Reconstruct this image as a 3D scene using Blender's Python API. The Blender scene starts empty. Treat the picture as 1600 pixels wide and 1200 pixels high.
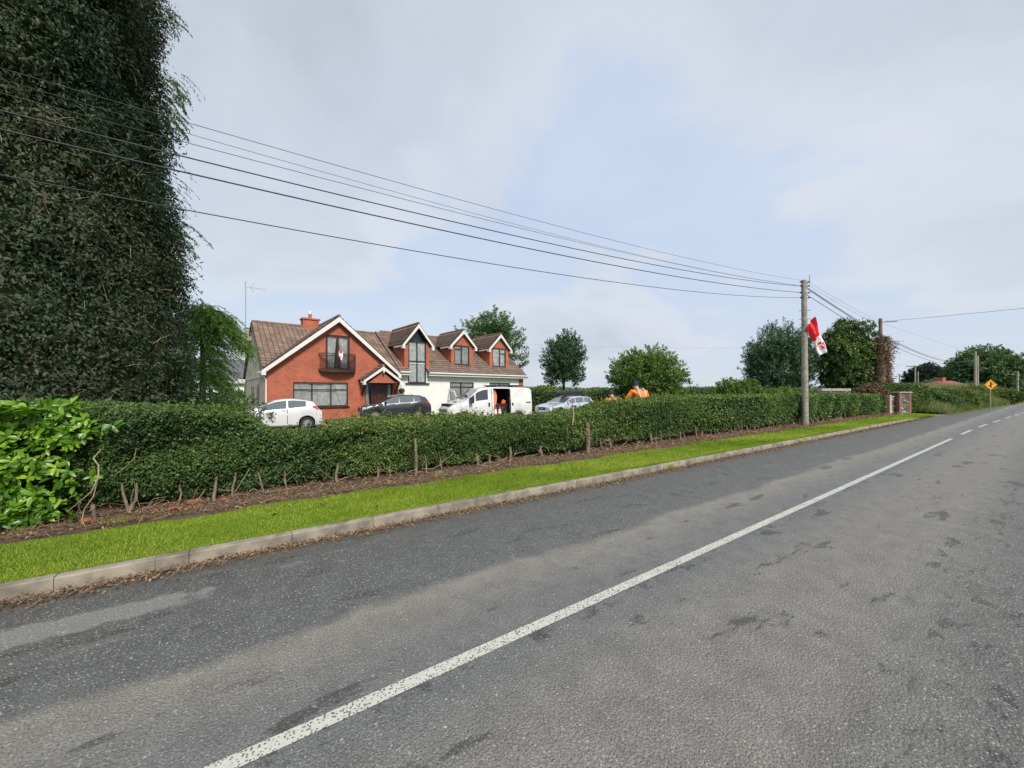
import bpy, bmesh, math, random
import numpy as np
from mathutils import Vector, Matrix
from mathutils.geometry import tessellate_polygon
rng = np.random.default_rng(7); random.seed(7)
sc = bpy.context.scene; col = sc.collection
R_ = math.radians
EYE = 1.75                                   # camera height above the road
# ------------------------------------------------------------------ camera
cam_d = bpy.data.cameras.new('camera'); cam = bpy.data.objects.new('camera', cam_d); col.objects.link(cam)
cam.location = (0, 0, EYE); cam.rotation_euler = (R_(90), 0, 0)
cam_d.sensor_width = 36; cam_d.lens = 13.5; cam_d.shift_y = 12/1600
cam_d.clip_start = 0.05; cam_d.clip_end = 3000
sc.camera = cam
# ------------------------------------------------------------------ light
SUN_EL, SUN_AZ = 42, 152                      # behind the camera, over its right shoulder (azimuth clockwise from +Y)
sun_d = bpy.data.lights.new('sun', 'SUN'); sun = bpy.data.objects.new('sun', sun_d); col.objects.link(sun)
sun_d.energy = 3.0; sun_d.angle = R_(13); sun_d.color = (1, .92, .78)
az, el = R_(SUN_AZ), R_(SUN_EL)
sdir = Vector((math.sin(az)*math.cos(el), math.cos(az)*math.cos(el), math.sin(el)))
sun.rotation_euler = sdir.to_track_quat('Z', 'Y').to_euler()
w = bpy.data.worlds.new('World'); sc.world = w; w.use_nodes = True
nt = w.node_tree; nt.nodes.clear(); N = nt.nodes.new; L = nt.links.new
def vm(op, a, b=None):
    n = N('ShaderNodeVectorMath'); n.operation = op; L(a, n.inputs[0])
    if b is not None:
        if isinstance(b, tuple): n.inputs[1].default_value = b
        else: L(b, n.inputs[1])
    return n.outputs[0]
def mt(op, a, b=None, c=None, clamp=False):
    n = N('ShaderNodeMath'); n.operation = op; n.use_clamp = clamp
    for i, v in enumerate((a, b, c)):
        if v is None: continue
        if isinstance(v, (int, float)): n.inputs[i].default_value = v
        else: L(v, n.inputs[i])
    return n.outputs[0]
def ramp(fac, stops, interp='EASE'):
    n = N('ShaderNodeValToRGB'); L(fac, n.inputs[0]); cr = n.color_ramp; cr.interpolation = interp
    while len(cr.elements) > 1: cr.elements.remove(cr.elements[-1])
    cr.elements[0].position = stops[0][0]; c = stops[0][1]; cr.elements[0].color = (*c, 1) if len(c) == 3 else c
    for p, c in stops[1:]:
        e = cr.elements.new(p); e.color = (*c, 1) if len(c) == 3 else c
    return n.outputs[0]
def g1(v): return (v, v, v)
tc = N('ShaderNodeTexCoord'); sp = N('ShaderNodeSeparateXYZ'); L(tc.outputs['Generated'], sp.inputs[0])
zz = mt('MAXIMUM', sp.outputs[2], 0.0); den = mt('ADD', zz, .33)
cb = N('ShaderNodeCombineXYZ'); L(mt('DIVIDE', sp.outputs[0], den), cb.inputs[0]); L(mt('DIVIDE', sp.outputs[1], den), cb.inputs[1])
def wnoise(scale, det, rough, off, dist=0.0):
    n = N('ShaderNodeTexNoise'); n.inputs['Scale'].default_value = scale; n.inputs['Detail'].default_value = det
    n.inputs['Roughness'].default_value = rough; n.inputs['Distortion'].default_value = dist
    L(vm('ADD', cb.outputs[0], off), n.inputs['Vector']); return n.outputs[0]
n1 = wnoise(1.05, 4, .45, (3.1, 8.2, 0), .3); n2 = wnoise(.9, 7, .52, (11.4, 2.3, 0), .25); n3 = wnoise(2.6, 5, .5, (1, 1, 5), .3)
cloudmix = mt('ADD', mt('MULTIPLY', n1, .75), mt('MULTIPLY', n3, .25))
cover = ramp(cloudmix, [(.30, g1(.70)), (.46, g1(.90)), (.60, g1(1))])
ccol = ramp(n2, [(.30, (.50, .555, .63)), (.42, (.60, .655, .74)), (.50, (.66, .71, .795)), (.57, (.57, .665, .83)), (.64, (.60, .69, .83)), (.72, (.70, .76, .85))])
hz = ramp(zz, [(0, g1(1)), (.28, g1(0))])
sky = N('ShaderNodeTexSky'); sky.sky_type = 'NISHITA'; sky.sun_disc = False; sky.sun_elevation = R_(SUN_EL); sky.sun_rotation = R_(SUN_AZ)
sky.air_density = 1.3; sky.dust_density = 1.5
bgs = N('ShaderNodeBackground'); L(sky.outputs[0], bgs.inputs[0]); bgs.inputs[1].default_value = .12
mixh = N('ShaderNodeMixRGB'); L(mt('MULTIPLY', hz, .45), mixh.inputs[0]); L(ccol, mixh.inputs[1]); mixh.inputs[2].default_value = (.66, .70, .77, 1)
bgc = N('ShaderNodeBackground'); L(mixh.outputs[0], bgc.inputs[0]); bgc.inputs[1].default_value = .75
ms = N('ShaderNodeMixShader'); L(mt('MAXIMUM', cover, mt('MULTIPLY', hz, .93)), ms.inputs[0]); L(bgs.outputs[0], ms.inputs[1]); L(bgc.outputs[0], ms.inputs[2])
wo = N('ShaderNodeOutputWorld'); L(ms.outputs[0], wo.inputs[0])
sc.view_settings.view_transform = 'Standard'; sc.view_settings.look = 'None'; sc.view_settings.gamma = 1
sc.view_settings.exposure = 0.5
sc.render.engine = 'CYCLES'; sc.cycles.max_bounces = 5; sc.cycles.diffuse_bounces = 3; sc.cycles.transparent_max_bounces = 6
sc.cycles.use_denoising = True

# ------------------------------------------------------------------ helpers
def tag(o, label=None, cat=None, group=None, kind=None):
    if label: o['label'] = label
    if cat: o['category'] = cat
    if group: o['group'] = group
    if kind: o['kind'] = kind
    return o
def empty(name, loc=(0, 0, 0), rz=0, label=None, cat=None, group=None):
    o = bpy.data.objects.new(name, None); col.objects.link(o); o.location = loc; o.rotation_euler = (0, 0, rz)
    o.empty_display_size = .2
    return tag(o, label, cat, group)
def link(name, me, parent=None, mats=(), smooth=None):
    for m in (mats if isinstance(mats, (list, tuple)) else [mats]): me.materials.append(m)
    o = bpy.data.objects.new(name, me); col.objects.link(o)
    if parent: o.parent = parent
    if smooth is not None:
        me.polygons.foreach_set('use_smooth', [True]*len(me.polygons))
        if smooth: me.set_sharp_from_angle(angle=R_(smooth))
    return o
class MB:
    def __init__(s): s.v = []; s.f = []; s.m = []
    def add(s, vs, fs, mi=0):
        b = len(s.v); s.v += [tuple(v) for v in vs]; s.f += [tuple(i+b for i in f) for f in fs]; s.m += [mi]*len(fs); return s
    def box(s, x0, x1, y0, y1, z0, z1, mi=0, M=None):
        vs = [Vector(p) for p in ((x0,y0,z0),(x1,y0,z0),(x1,y1,z0),(x0,y1,z0),(x0,y0,z1),(x1,y0,z1),(x1,y1,z1),(x0,y1,z1))]
        if M: vs = [M @ v for v in vs]
        return s.add(vs, [(0,3,2,1),(4,5,6,7),(0,1,5,4),(1,2,6,5),(2,3,7,6),(3,0,4,7)], mi)
    def bar(s, a, b, wd, ht, mi=0, up=(0,0,1)):
        a, b = Vector(a), Vector(b); d = (b-a); Ln = d.length; d.normalize()
        sd = d.cross(Vector(up)).normalized(); u = sd.cross(d)
        vs = []
        for p in (a, b):
            for i, j in ((-1,-1),(1,-1),(1,1),(-1,1)): vs.append(p+sd*i*wd/2+u*j*ht/2)
        return s.add(vs, [(0,3,2,1),(4,5,6,7),(0,1,5,4),(1,2,6,5),(2,3,7,6),(3,0,4,7)], mi)
    def tube(s, pts, rad, n=8, mi=0, cap=True):
        pts = [Vector(p) for p in pts]
        if not hasattr(rad, '__len__'): rad = [rad]*len(pts)
        vs = []; fs = []
        ref = None
        for i, p in enumerate(pts):
            d = (pts[min(i+1, len(pts)-1)]-pts[max(i-1, 0)])
            if d.length < 1e-9: d = Vector((0,0,1))
            d.normalize()
            if ref is None: ref = Vector((1,0,0)) if abs(d.x) < .8 else Vector((0,1,0))
            a = (ref - d*ref.dot(d)).normalized(); b = d.cross(a); ref = a
            for k in range(n):
                t = 2*math.pi*k/n; vs.append(p+(a*math.cos(t)+b*math.sin(t))*rad[i])
        for i in range(len(pts)-1):
            for k in range(n):
                fs.append((i*n+k, i*n+(k+1)%n, (i+1)*n+(k+1)%n, (i+1)*n+k))
        if cap and n > 2: fs.append(tuple(range(n-1, -1, -1))); fs.append(tuple((len(pts)-1)*n+k for k in range(n)))
        return s.add(vs, fs, mi)
    def lathe(s, prof, c=(0,0,0), axis='z', n=16, mi=0):
        vs = []; fs = []
        for (r, h) in prof:
            for k in range(n):
                t = 2*math.pi*k/n; a, b = r*math.cos(t), r*math.sin(t)
                p = (a, b, h) if axis == 'z' else (a, h, b)
                vs.append((c[0]+p[0], c[1]+p[1], c[2]+p[2]))
        for i in range(len(prof)-1):
            for k in range(n): fs.append((i*n+k, i*n+(k+1)%n, (i+1)*n+(k+1)%n, (i+1)*n+k))
        fs.append(tuple(range(n-1, -1, -1))); fs.append(tuple((len(prof)-1)*n+k for k in range(n)))
        return s.add(vs, fs, mi)
    def poly(s, pts, holes=(), mi=0):
        allp = [[Vector(p) for p in pts]]+[[Vector(p) for p in h] for h in holes]
        flat = [p for l in allp for p in l]
        return s.add(flat, tessellate_polygon(allp), mi)
    def build(s, name, mats, parent=None, smooth=None):
        me = bpy.data.meshes.new(name); me.from_pydata(s.v, [], s.f)
        o = link(name, me, parent, mats, smooth)
        if max(s.m, default=0): me.polygons.foreach_set('material_index', s.m)
        me.update(); return o
def np_mesh(name, V, F, var=None, mats=(), parent=None, smooth=False):
    """V (n,3) vertices, F (m,k) faces of equal size k, var (m,) a colour variation per face"""
    me = bpy.data.meshes.new(name); V = np.ascontiguousarray(V, dtype=np.float32); F = np.ascontiguousarray(F, dtype=np.int32); m, k = F.shape
    me.vertices.add(len(V)); me.vertices.foreach_set('co', V.ravel())
    me.loops.add(m*k); me.loops.foreach_set('vertex_index', F.ravel())
    me.polygons.add(m); me.polygons.foreach_set('loop_start', np.arange(0, m*k, k, dtype=np.int32))
    if smooth: me.polygons.foreach_set('use_smooth', np.ones(m, dtype=bool))
    me.update(calc_edges=True)
    if var is not None:
        at = me.attributes.new('var', 'FLOAT', 'FACE'); at.data.foreach_set('value', np.ascontiguousarray(var, dtype=np.float32))
    return link(name, me, parent, mats)
def nrm(a): return a/np.maximum(np.linalg.norm(a, axis=-1, keepdims=True), 1e-9)
def leaf_geo(P, D, Nn, Ls, wr=.45, droop=.15):
    D = nrm(D); S = nrm(np.cross(D, Nn)); Nn = np.cross(S, D); Ls = Ls[:, None]
    a = P; b = P+D*Ls*.5+S*Ls*wr*.5+Nn*Ls*.05; c = P+D*Ls-Nn*Ls*droop; d = P+D*Ls*.5-S*Ls*wr*.5+Nn*Ls*.05
    V = np.stack([a, b, c, d], 1).reshape(-1, 3); F = np.arange(len(V)).reshape(-1, 4)
    return V, F
def big_leaf_geo(P, D, Nn, Ls, wr=.4, droop=.25):
    """a long oval leaf with a midrib fold: 3 rows across, 5 stations"""
    D = nrm(D); S = nrm(np.cross(D, Nn)); Nn = np.cross(S, D); Ls = Ls[:, None]
    rows = []
    for f, wd in ((0, .06), (.22, .72), (.5, 1.0), (.8, .72), (1.0, .05)):
        c = P+D*Ls*f-Nn*Ls*droop*f*f
        for k in (-1, 0, 1): rows.append(c+S*Ls*wr*.5*wd*k+Nn*Ls*(.05*abs(k)*wd))
    V = np.stack(rows, 1); n = len(P); F = []
    for i in range(4):
        for k in range(2): F.append([i*3+k, i*3+k+1, i*3+k+4, i*3+k+3])
    F = (np.arange(n)[:, None, None]*15+np.array(F)[None]).reshape(-1, 4)
    return V.reshape(-1, 3), F
def rnd(n, lo=0., hi=1.): return rng.uniform(lo, hi, n)
def rdir(n): return nrm(rng.normal(size=(n, 3)))
RU = Vector((.8167, .5770, 0)); RN = Vector((-.5770, .8167, 0)); RANG = math.atan2(.5770, .8167)
def rd(s, t, z=0): return Vector((RU.x*s+RN.x*t, RU.y*s+RN.y*t, z))
def rdn(s, t, z): return np.stack([RU.x*s+RN.x*t, RU.y*s+RN.y*t, z+0*s], -1)
def at(px, py, Y): return Vector(((px-800)*Y/600, Y, EYE-(py-612)*Y/600))
def fnoise(x, y, seed=0):
    r = np.random.default_rng(seed); o = 0*x
    for i in range(7):
        f = 1.6**i*.5; a, b, c = r.uniform(-1, 1), r.uniform(-1, 1), r.uniform(0, 6.28)
        o = o+np.sin(f*(a*x+b*y)*2.2+c)/(1.35**i)
    return o/2.5

# ------------------------------------------------------------------ materials
def newmat(name):
    global nt, N, L
    m = bpy.data.materials.new(name); m.use_nodes = True; nt = m.node_tree; nt.nodes.clear(); N = nt.nodes.new; L = nt.links.new
    p = N('ShaderNodeBsdfPrincipled'); o = N('ShaderNodeOutputMaterial'); L(p.outputs[0], o.inputs[0]); return m, p, o
def noise(vec, scale, det=4, rough=.55, dist=0.0):
    n = N('ShaderNodeTexNoise'); n.inputs['Scale'].default_value = scale; n.inputs['Detail'].default_value = det
    n.inputs['Roughness'].default_value = rough; n.inputs['Distortion'].default_value = dist
    if vec is not None: L(vec, n.inputs['Vector'])
    return n.outputs[0]
def mixc(f, a, b, mode='MIX'):
    n = N('ShaderNodeMixRGB'); n.blend_type = mode
    for i, v in enumerate((f, a, b)):
        if isinstance(v, (int, float)): n.inputs[i].default_value = v if i == 0 else (v, v, v, 1)
        elif isinstance(v, tuple): n.inputs[i].default_value = (*v, 1) if len(v) == 3 else v
        else: L(v, n.inputs[i])
    return n.outputs[0]
def bump(h, p, strength=.3, dist=.01):
    b = N('ShaderNodeBump'); b.inputs['Strength'].default_value = strength; b.inputs['Distance'].default_value = dist
    L(h, b.inputs['Height']); L(b.outputs[0], p.inputs['Normal'])
def objc(): return N('ShaderNodeTexCoord').outputs['Object']
def mat(name, c, rough=.6, metal=0., var=.15, vs=3., bs=0., bscale=60., spec=.5, coat=0.):
    m, p, o = newmat(name); co = objc()
    n = noise(co, vs, 5)
    a = tuple(x*(1-var) for x in c); b = tuple(min(1, x*(1+var)) for x in c)
    L(ramp(n, [(.3, a), (.7, b)]), p.inputs['Base Color'])
    p.inputs['Roughness'].default_value = rough; p.inputs['Metallic'].default_value = metal
    p.inputs['Specular IOR Level'].default_value = spec; p.inputs['Coat Weight'].default_value = coat
    p.inputs['Coat Roughness'].default_value = .05
    if bs: bump(noise(co, bscale, 4), p, bs, .01)
    return m
def leafmat(name, stops, rough=.5, trans=.25, spec=.4):
    m, p, o = newmat(name)
    a = N('ShaderNodeAttribute'); a.attribute_name = 'var'
    c = ramp(a.outputs['Fac'], stops, 'LINEAR'); L(c, p.inputs['Base Color'])
    p.inputs['Roughness'].default_value = rough; p.inputs['Specular IOR Level'].default_value = spec
    t = N('ShaderNodeBsdfTranslucent'); L(mixc(1., c, (1.0, 1.15, .55), 'MULTIPLY'), t.inputs[0])
    x = N('ShaderNodeMixShader'); x.inputs[0].default_value = trans; L(p.outputs[0], x.inputs[1]); L(t.outputs[0], x.inputs[2]); L(x.outputs[0], o.inputs[0])
    return m
M = {}
M['white'] = mat('white_paint', (.68, .68, .67), .5, var=.05)
M['render'] = mat('white_render', (.74, .75, .75), .85, var=.05, vs=1.2, bs=.3, bscale=90)
M['beige'] = mat('pebble_dash', (.36, .335, .285), .95, var=.18, vs=1.5, bs=.6, bscale=70)
M['brown'] = mat('brown_frame', (.045, .018, .015), .4, var=.15)
M['doorwood'] = mat('door_wood', (.055, .018, .014), .4, var=.3, vs=5)
M['iron'] = mat('dark_iron', (.025, .022, .022), .5)
M['brass'] = mat('brass', (.7, .5, .15), .3, 1)
M['concrete'] = mat('concrete', (.235, .21, .17), .9, var=.4, vs=4, bs=.5, bscale=60)
M['curtain'] = mat('curtain_cloth', (.86, .88, .85), .9, var=.2, vs=4)
M['room'] = mat('dark_interior', (.03, .035, .035), .9)  # near black: the darkness of the unlit rooms is painted in
M['silver'] = mat('silver_metal', (.5, .5, .5), .35, .8)
M['tyre'] = mat('rubber', (.02, .02, .02), .8)
M['black'] = mat('black_plastic', (.02, .02, .022), .45)
M['dark'] = mat('dark_lining', (.012, .012, .014), .8)
M['red'] = mat('red_plastic', (.6, .03, .02), .4)
M['redlamp'] = mat('red_lamp', (.55, .02, .02), .15, coat=.8)
M['orange'] = mat('orange_plastic', (.85, .16, .02), .5)
M['lamp'] = mat('lamp_lens', (.65, .67, .7), .12, .3, coat=1, var=.3, vs=20)
M['plate'] = mat('plate_white', (.7, .7, .7), .4)
M['wire'] = mat('black_cable', (.03, .032, .04), .6)
M['bark'] = mat('bark', (.10, .08, .06), .95, var=.4, vs=8, bs=.8, bscale=30)
M['twig'] = mat('dry_twig', (.33, .25, .17), .9, var=.35, vs=6)
M['stem'] = mat('hedge_stem', (.17, .135, .10), .95, var=.4, vs=12, bs=.8, bscale=60)
M['carwhite'] = mat('car_white', (.62, .64, .67), .3, coat=1, var=.02)
M['vanwhite'] = mat('van_white', (.62, .64, .64), .35, coat=.6, var=.07)
M['cardark'] = mat('car_charcoal', (.022, .024, .032), .25, coat=1, var=.05)
M['carsilver'] = mat('car_silver', (.58, .62, .70), .3, .35, coat=.8, var=.03)
M['skin'] = mat('skin', (.45, .25, .18), .6)
M['navy'] = mat('navy_cloth', (.02, .03, .07), .9)
M['hair'] = mat('brown_hair', (.05, .03, .02), .9)
def glassmat(name, c, r=.04, spec=1.):
    m, p, o = newmat(name); p.inputs['Base Color'].default_value = (*c, 1); p.inputs['Roughness'].default_value = r
    p.inputs['Specular IOR Level'].default_value = spec; p.inputs['Coat Weight'].default_value = 1; p.inputs['Coat Roughness'].default_value = .02; return m
M['carglass'] = glassmat('car_glass', (.09, .125, .14))
M['vanglass'] = glassmat('van_glass', (.02, .025, .03))
def pane():
    m, p, o = newmat('window_glass'); t = N('ShaderNodeBsdfTransparent'); t.inputs[0].default_value = (.96, .98, .98, 1)
    g = N('ShaderNodeBsdfGlossy'); g.inputs['Roughness'].default_value = .02
    fr = N('ShaderNodeFresnel'); fr.inputs[0].default_value = 1.5
    x = N('ShaderNodeMixShader'); L(fr.outputs[0], x.inputs[0]); L(t.outputs[0], x.inputs[1]); L(g.outputs[0], x.inputs[2]); L(x.outputs[0], o.inputs[0]); return m
M['pane'] = pane()
def brick():
    m, p, o = newmat('red_brick'); co = objc(); s = N('ShaderNodeSeparateXYZ'); L(co, s.inputs[0])
    c = N('ShaderNodeCombineXYZ'); L(mt('ADD', s.outputs[0], s.outputs[1]), c.inputs[0]); L(s.outputs[2], c.inputs[1])
    b = N('ShaderNodeTexBrick'); L(c.outputs[0], b.inputs['Vector']); b.inputs['Scale'].default_value = 1
    b.inputs['Brick Width'].default_value = .225; b.inputs['Row Height'].default_value = .075; b.inputs['Mortar Size'].default_value = .006
    b.inputs['Color1'].default_value = (.44, .115, .06, 1); b.inputs['Color2'].default_value = (.31, .07, .04, 1); b.inputs['Mortar'].default_value = (.42, .22, .16, 1)
    b.inputs['Bias'].default_value = -.2
    L(mixc(.35, b.outputs[0], ramp(noise(co, 1.3, 4), [(.3, (.6, .6, .6)), (.7, (1.25, 1.2, 1.15))]), 'MULTIPLY'), p.inputs['Base Color']); p.inputs['Roughness'].default_value = .85
    bump(mt('SUBTRACT', 1, b.outputs['Fac']), p, .5, .008); return m
M['brick'] = brick()
def tile():
    m, p, o = newmat('roof_tile'); co = N('ShaderNodeUVMap').outputs[0]
    b = N('ShaderNodeTexBrick'); L(co, b.inputs['Vector']); b.inputs['Scale'].default_value = 1; b.offset = 0
    b.inputs['Brick Width'].default_value = .3; b.inputs['Row Height'].default_value = .34; b.inputs['Mortar Size'].default_value = .024
    b.inputs['Color1'].default_value = (.27, .20, .17, 1); b.inputs['Color2'].default_value = (.18, .13, .112, 1); b.inputs['Mortar'].default_value = (.075, .05, .045, 1)  # dark joint lines paint in the shade between the tile rolls
    c = mixc(1., b.outputs[0], ramp(noise(co, 1.1, 5), [(.3, (.85, .8, .78)), (.7, (1.2, 1.2, 1.1))]), 'MULTIPLY')
    c = mixc(ramp(noise(co, 2.3, 6, .7), [(.6, g1(0)), (.72, g1(.5))]), c, (.30, .24, .14))
    L(c, p.inputs['Base Color']); p.inputs['Roughness'].default_value = .85; bump(noise(co, 40, 3), p, .2, .01); return m
M['tile'] = tile()
def asphalt():
    m, p, o = newmat('asphalt'); co = objc(); s = N('ShaderNodeSeparateXYZ'); L(co, s.inputs[0]); S_, T_ = s.outputs[0], s.outputs[1]
    wob = mt('MULTIPLY', mt('SUBTRACT', noise(co, .55, 5, .6), .5), 1.1)
    wob2 = mt('MULTIPLY', mt('SUBTRACT', noise(co, 3.5, 4, .6), .5), .16)
    tt = mt('ADD', mt('ADD', T_, wob2), mt('MULTIPLY', wob, .55))
    f = mt('DIVIDE', mt('ADD', tt, 1.0), 7.0)
    band = ramp(f, [(.0, (.098, .099, .097)), (.17, (.112, .112, .108)), (.26, (.172, .167, .154)), (.37, (.172, .167, .155)), (.44, (.132, .134, .135)),
                    (.50, (.140, .141, .139)), (.54, (.170, .166, .153)), (.588, (.205, .195, .172)), (.606, (.100, .103, .102)), (.78, (.084, .087, .085)), (.84, (.085, .08, .07)), (.87, (.10, .085, .065))], 'LINEAR')
    # worn dark blotches and pale streaks along the wheel paths
    st = N('ShaderNodeMapping'); L(co, st.inputs[0]); st.inputs['Scale'].default_value = (.5, 1.6, 1)
    bl = noise(st.outputs[0], 2.1, 6, .6, .3)
    band = mixc(ramp(bl, [(.60, g1(0)), (.64, g1(.75))]), band, (.05, .05, .048))
    st3 = N('ShaderNodeMapping'); L(co, st3.inputs[0]); st3.inputs['Scale'].default_value = (2.2, 5.5, 1)
    band = mixc(mt('MULTIPLY', ramp(noise(st3.outputs[0], 1.6, 6, .65, .3), [(.565, g1(0)), (.62, g1(.75))]), ramp(f, [(.19, g1(1)), (.27, g1(.0))])), band, (.045, .045, .045))
    bl2 = noise(st.outputs[0], 1.1, 5, .65, .2)
    band = mixc(ramp(bl2, [(.62, g1(0)), (.7, g1(.5))]), band, (.19, .19, .18))
    band = mixc(.8, band, ramp(noise(co, 75, 6, .85), [(.34, g1(.3)), (.66, g1(1.7))]), 'MULTIPLY')
    band = mixc(.5, band, ramp(noise(co, 4, 6, .7), [(.3, g1(.7)), (.7, g1(1.3))]), 'MULTIPLY')
    px_ = N('ShaderNodeMapping'); L(co, px_.inputs[0]); px_.inputs['Location'].default_value = (1.1, -4.28, 0)
    pl_ = N('ShaderNodeVectorMath'); pl_.operation = 'LENGTH'; ps_ = N('ShaderNodeMapping'); L(px_.outputs[0], ps_.inputs[0]); ps_.inputs['Scale'].default_value = (.75, 4.2, 1); L(ps_.outputs[0], pl_.inputs[0])
    band = mixc(ramp(mt('ADD', pl_.outputs['Value'], mt('MULTIPLY', mt('SUBTRACT', noise(co, 5, 5), .5), 1.2)), [(.55, g1(.6)), (.8, g1(0))]), band, (.26, .26, .24))
    # tar creeping out from under the white line
    tar = mt('MULTIPLY', mt('COMPARE', mt('ADD', T_, mt('MULTIPLY', noise(co, 14, 4), .14)), 2.24, .09), ramp(noise(co, 3.2, 8, .8), [(.50, g1(0)), (.60, g1(.75))]))
    band = mixc(tar, band, (.035, .037, .04))
    v = N('ShaderNodeTexVoronoi'); L(co, v.inputs['Vector']); v.inputs['Scale'].default_value = 78; v.inputs['Randomness'].default_value = 1
    vs = N('ShaderNodeSeparateColor'); L(v.outputs['Color'], vs.inputs[0])
    stone = mt('MULTIPLY', mt('LESS_THAN', v.outputs['Distance'], .42), mt('GREATER_THAN', vs.outputs[0], .45))
    near = mixc(1., ramp(vs.outputs[1], [(0, g1(.10)), (.6, g1(.22)), (.9, g1(.36)), (1, g1(.6))], 'LINEAR'), (1, .99, .95), 'MULTIPLY')
    darkband = ramp(f, [(.15, g1(1)), (.28, g1(.62)), (.59, g1(.6)), (.61, g1(1)), (.8, g1(.9)), (.85, g1(.1))], 'LINEAR')
    c = mixc(mt('MULTIPLY', stone, mt('MULTIPLY', darkband, .75)), band, near)
    v2 = N('ShaderNodeTexVoronoi'); L(co, v2.inputs['Vector']); v2.inputs['Scale'].default_value = 24
    v2s = N('ShaderNodeSeparateColor'); L(v2.outputs['Color'], v2s.inputs[0])
    c = mixc(mt('MULTIPLY', mt('LESS_THAN', v2.outputs['Distance'], .17), mt('GREATER_THAN', v2s.outputs[0], .93)), c, (.38, .37, .34))
    L(c, p.inputs['Base Color']); p.inputs['Roughness'].default_value = .72; p.inputs['Specular IOR Level'].default_value = .45
    h = mt('ADD', mt('MULTIPLY', v.outputs['Distance'], -.6), noise(co, 90, 3, .6)); bump(h, p, .8, .012)
    return m
M['asphalt'] = asphalt()
def paint():
    m, p, o = newmat('road_paint'); co = objc()
    v = N('ShaderNodeTexVoronoi'); L(co, v.inputs['Vector']); v.inputs['Scale'].default_value = 60
    f = mt('LESS_THAN', mt('ADD', v.outputs['Distance'], mt('MULTIPLY', noise(co, 4, 6, .75), -1.0)), -.16)
    L(mixc(f, mixc(noise(co, 20, 4), (.40, .40, .36), (.55, .55, .50)), (.12, .12, .11)), p.inputs['Base Color']); p.inputs['Roughness'].default_value = .7
    bump(v.outputs['Distance'], p, .4, .006); return m
M['paint'] = paint()
M['soil'] = None
def soil():
    m, p, o = newmat('soil'); co = objc()
    c = ramp(noise(co, 7, 8, .7), [(.3, (.05, .035, .025)), (.5, (.13, .085, .055)), (.62, (.21, .12, .07)), (.75, (.33, .17, .08))])
    L(c, p.inputs['Base Color']); p.inputs['Roughness'].default_value = .95; bump(noise(co, 25, 6, .7), p, 1., .04); return m
M['soil'] = soil()
def grassground(nm, a, b):
    m, p, o = newmat(nm); co = objc(); L(ramp(noise(co, .8, 7, .65), [(.3, a), (.7, b)]), p.inputs['Base Color']); p.inputs['Roughness'].default_value = 1
    p.inputs['Specular IOR Level'].default_value = .1; bump(noise(co, 60, 3), p, .5, .03); return m
M['lawn'] = grassground('lawn_soil', (.07, .125, .012), (.12, .20, .02))
M['field'] = grassground('field_grass', (.06, .10, .02), (.11, .15, .035))
M['drive'] = mat('drive_gravel', (.17, .16, .15), .95, var=.3, vs=8, bs=.8, bscale=40)
M['drivetar'] = mat('driveway_tarmac', (.14, .14, .14), .9, var=.2, vs=3, bs=.4, bscale=60)
G_ = lambda *c: [(i/(len(c)-1), x) for i, x in enumerate(c)]
M['hedge'] = leafmat('hedge_leaf', G_((.024, .056, .018), (.064, .125, .032), (.125, .20, .046), (.26, .31, .085)), .5, .3, .35)
M['hedgey'] = leafmat('hedge_young_leaf', G_((.09, .15, .03), (.18, .25, .05), (.28, .30, .08)), .5, .3)
M['laurel'] = leafmat('laurel_leaf', G_((.05, .14, .012), (.12, .26, .02), (.23, .40, .035), (.38, .53, .08)), .33, .3, .5)
M['creeper'] = leafmat('creeper_leaf', G_((.020, .046, .026), (.034, .068, .034), (.056, .086, .044), (.085, .09, .058), (.13, .11, .075), (.17, .19, .06)), .6, .2, .25)
M['conifer'] = leafmat('conifer_spray', G_((.05, .12, .025), (.11, .22, .04), (.20, .34, .06)), .6, .4)
M['treedark'] = leafmat('dark_tree_leaf', G_((.036, .082, .046), (.070, .145, .072), (.13, .22, .11)), .5, .2)
M['treemid'] = leafmat('mid_tree_leaf', G_((.048, .098, .042), (.095, .175, .064), (.17, .26, .10)), .5, .25)
M['treelight'] = leafmat('light_tree_leaf', G_((.055, .11, .02), (.12, .21, .038), (.22, .33, .07)), .5, .3)
M['lime'] = leafmat('drooping_tree_leaf', G_((.032, .075, .02), (.08, .15, .03), (.24, .31, .06)), .5, .2)
M['pine'] = leafmat('pine_needle', G_((.012, .028, .020), (.02, .042, .028), (.03, .055, .034)), .7, .1)
M['deadivy'] = leafmat('dead_ivy', G_((.13, .08, .055), (.22, .13, .09), (.30, .20, .14)), .9, .1)
M['grass'] = leafmat('grass_blade', G_((.11, .18, .02), (.23, .33, .035), (.35, .44, .05), (.54, .53, .14)), .6, .35, .2)
M['longgrass'] = leafmat('long_grass_blade', G_((.08, .13, .03), (.16, .21, .06), (.26, .29, .12), (.36, .34, .18)), .7, .3, .2)
M['litter'] = leafmat('dead_leaf', G_((.07, .05, .035), (.14, .095, .065), (.22, .16, .11), (.36, .28, .19), (.42, .18, .07)), .8, .1, .2)
M['core'] = mat('dark_core', (.018, .026, .012), 1, var=.4, vs=4, spec=0)  # opaque filler for foliage; the shade of the inside is put into its colour
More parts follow.
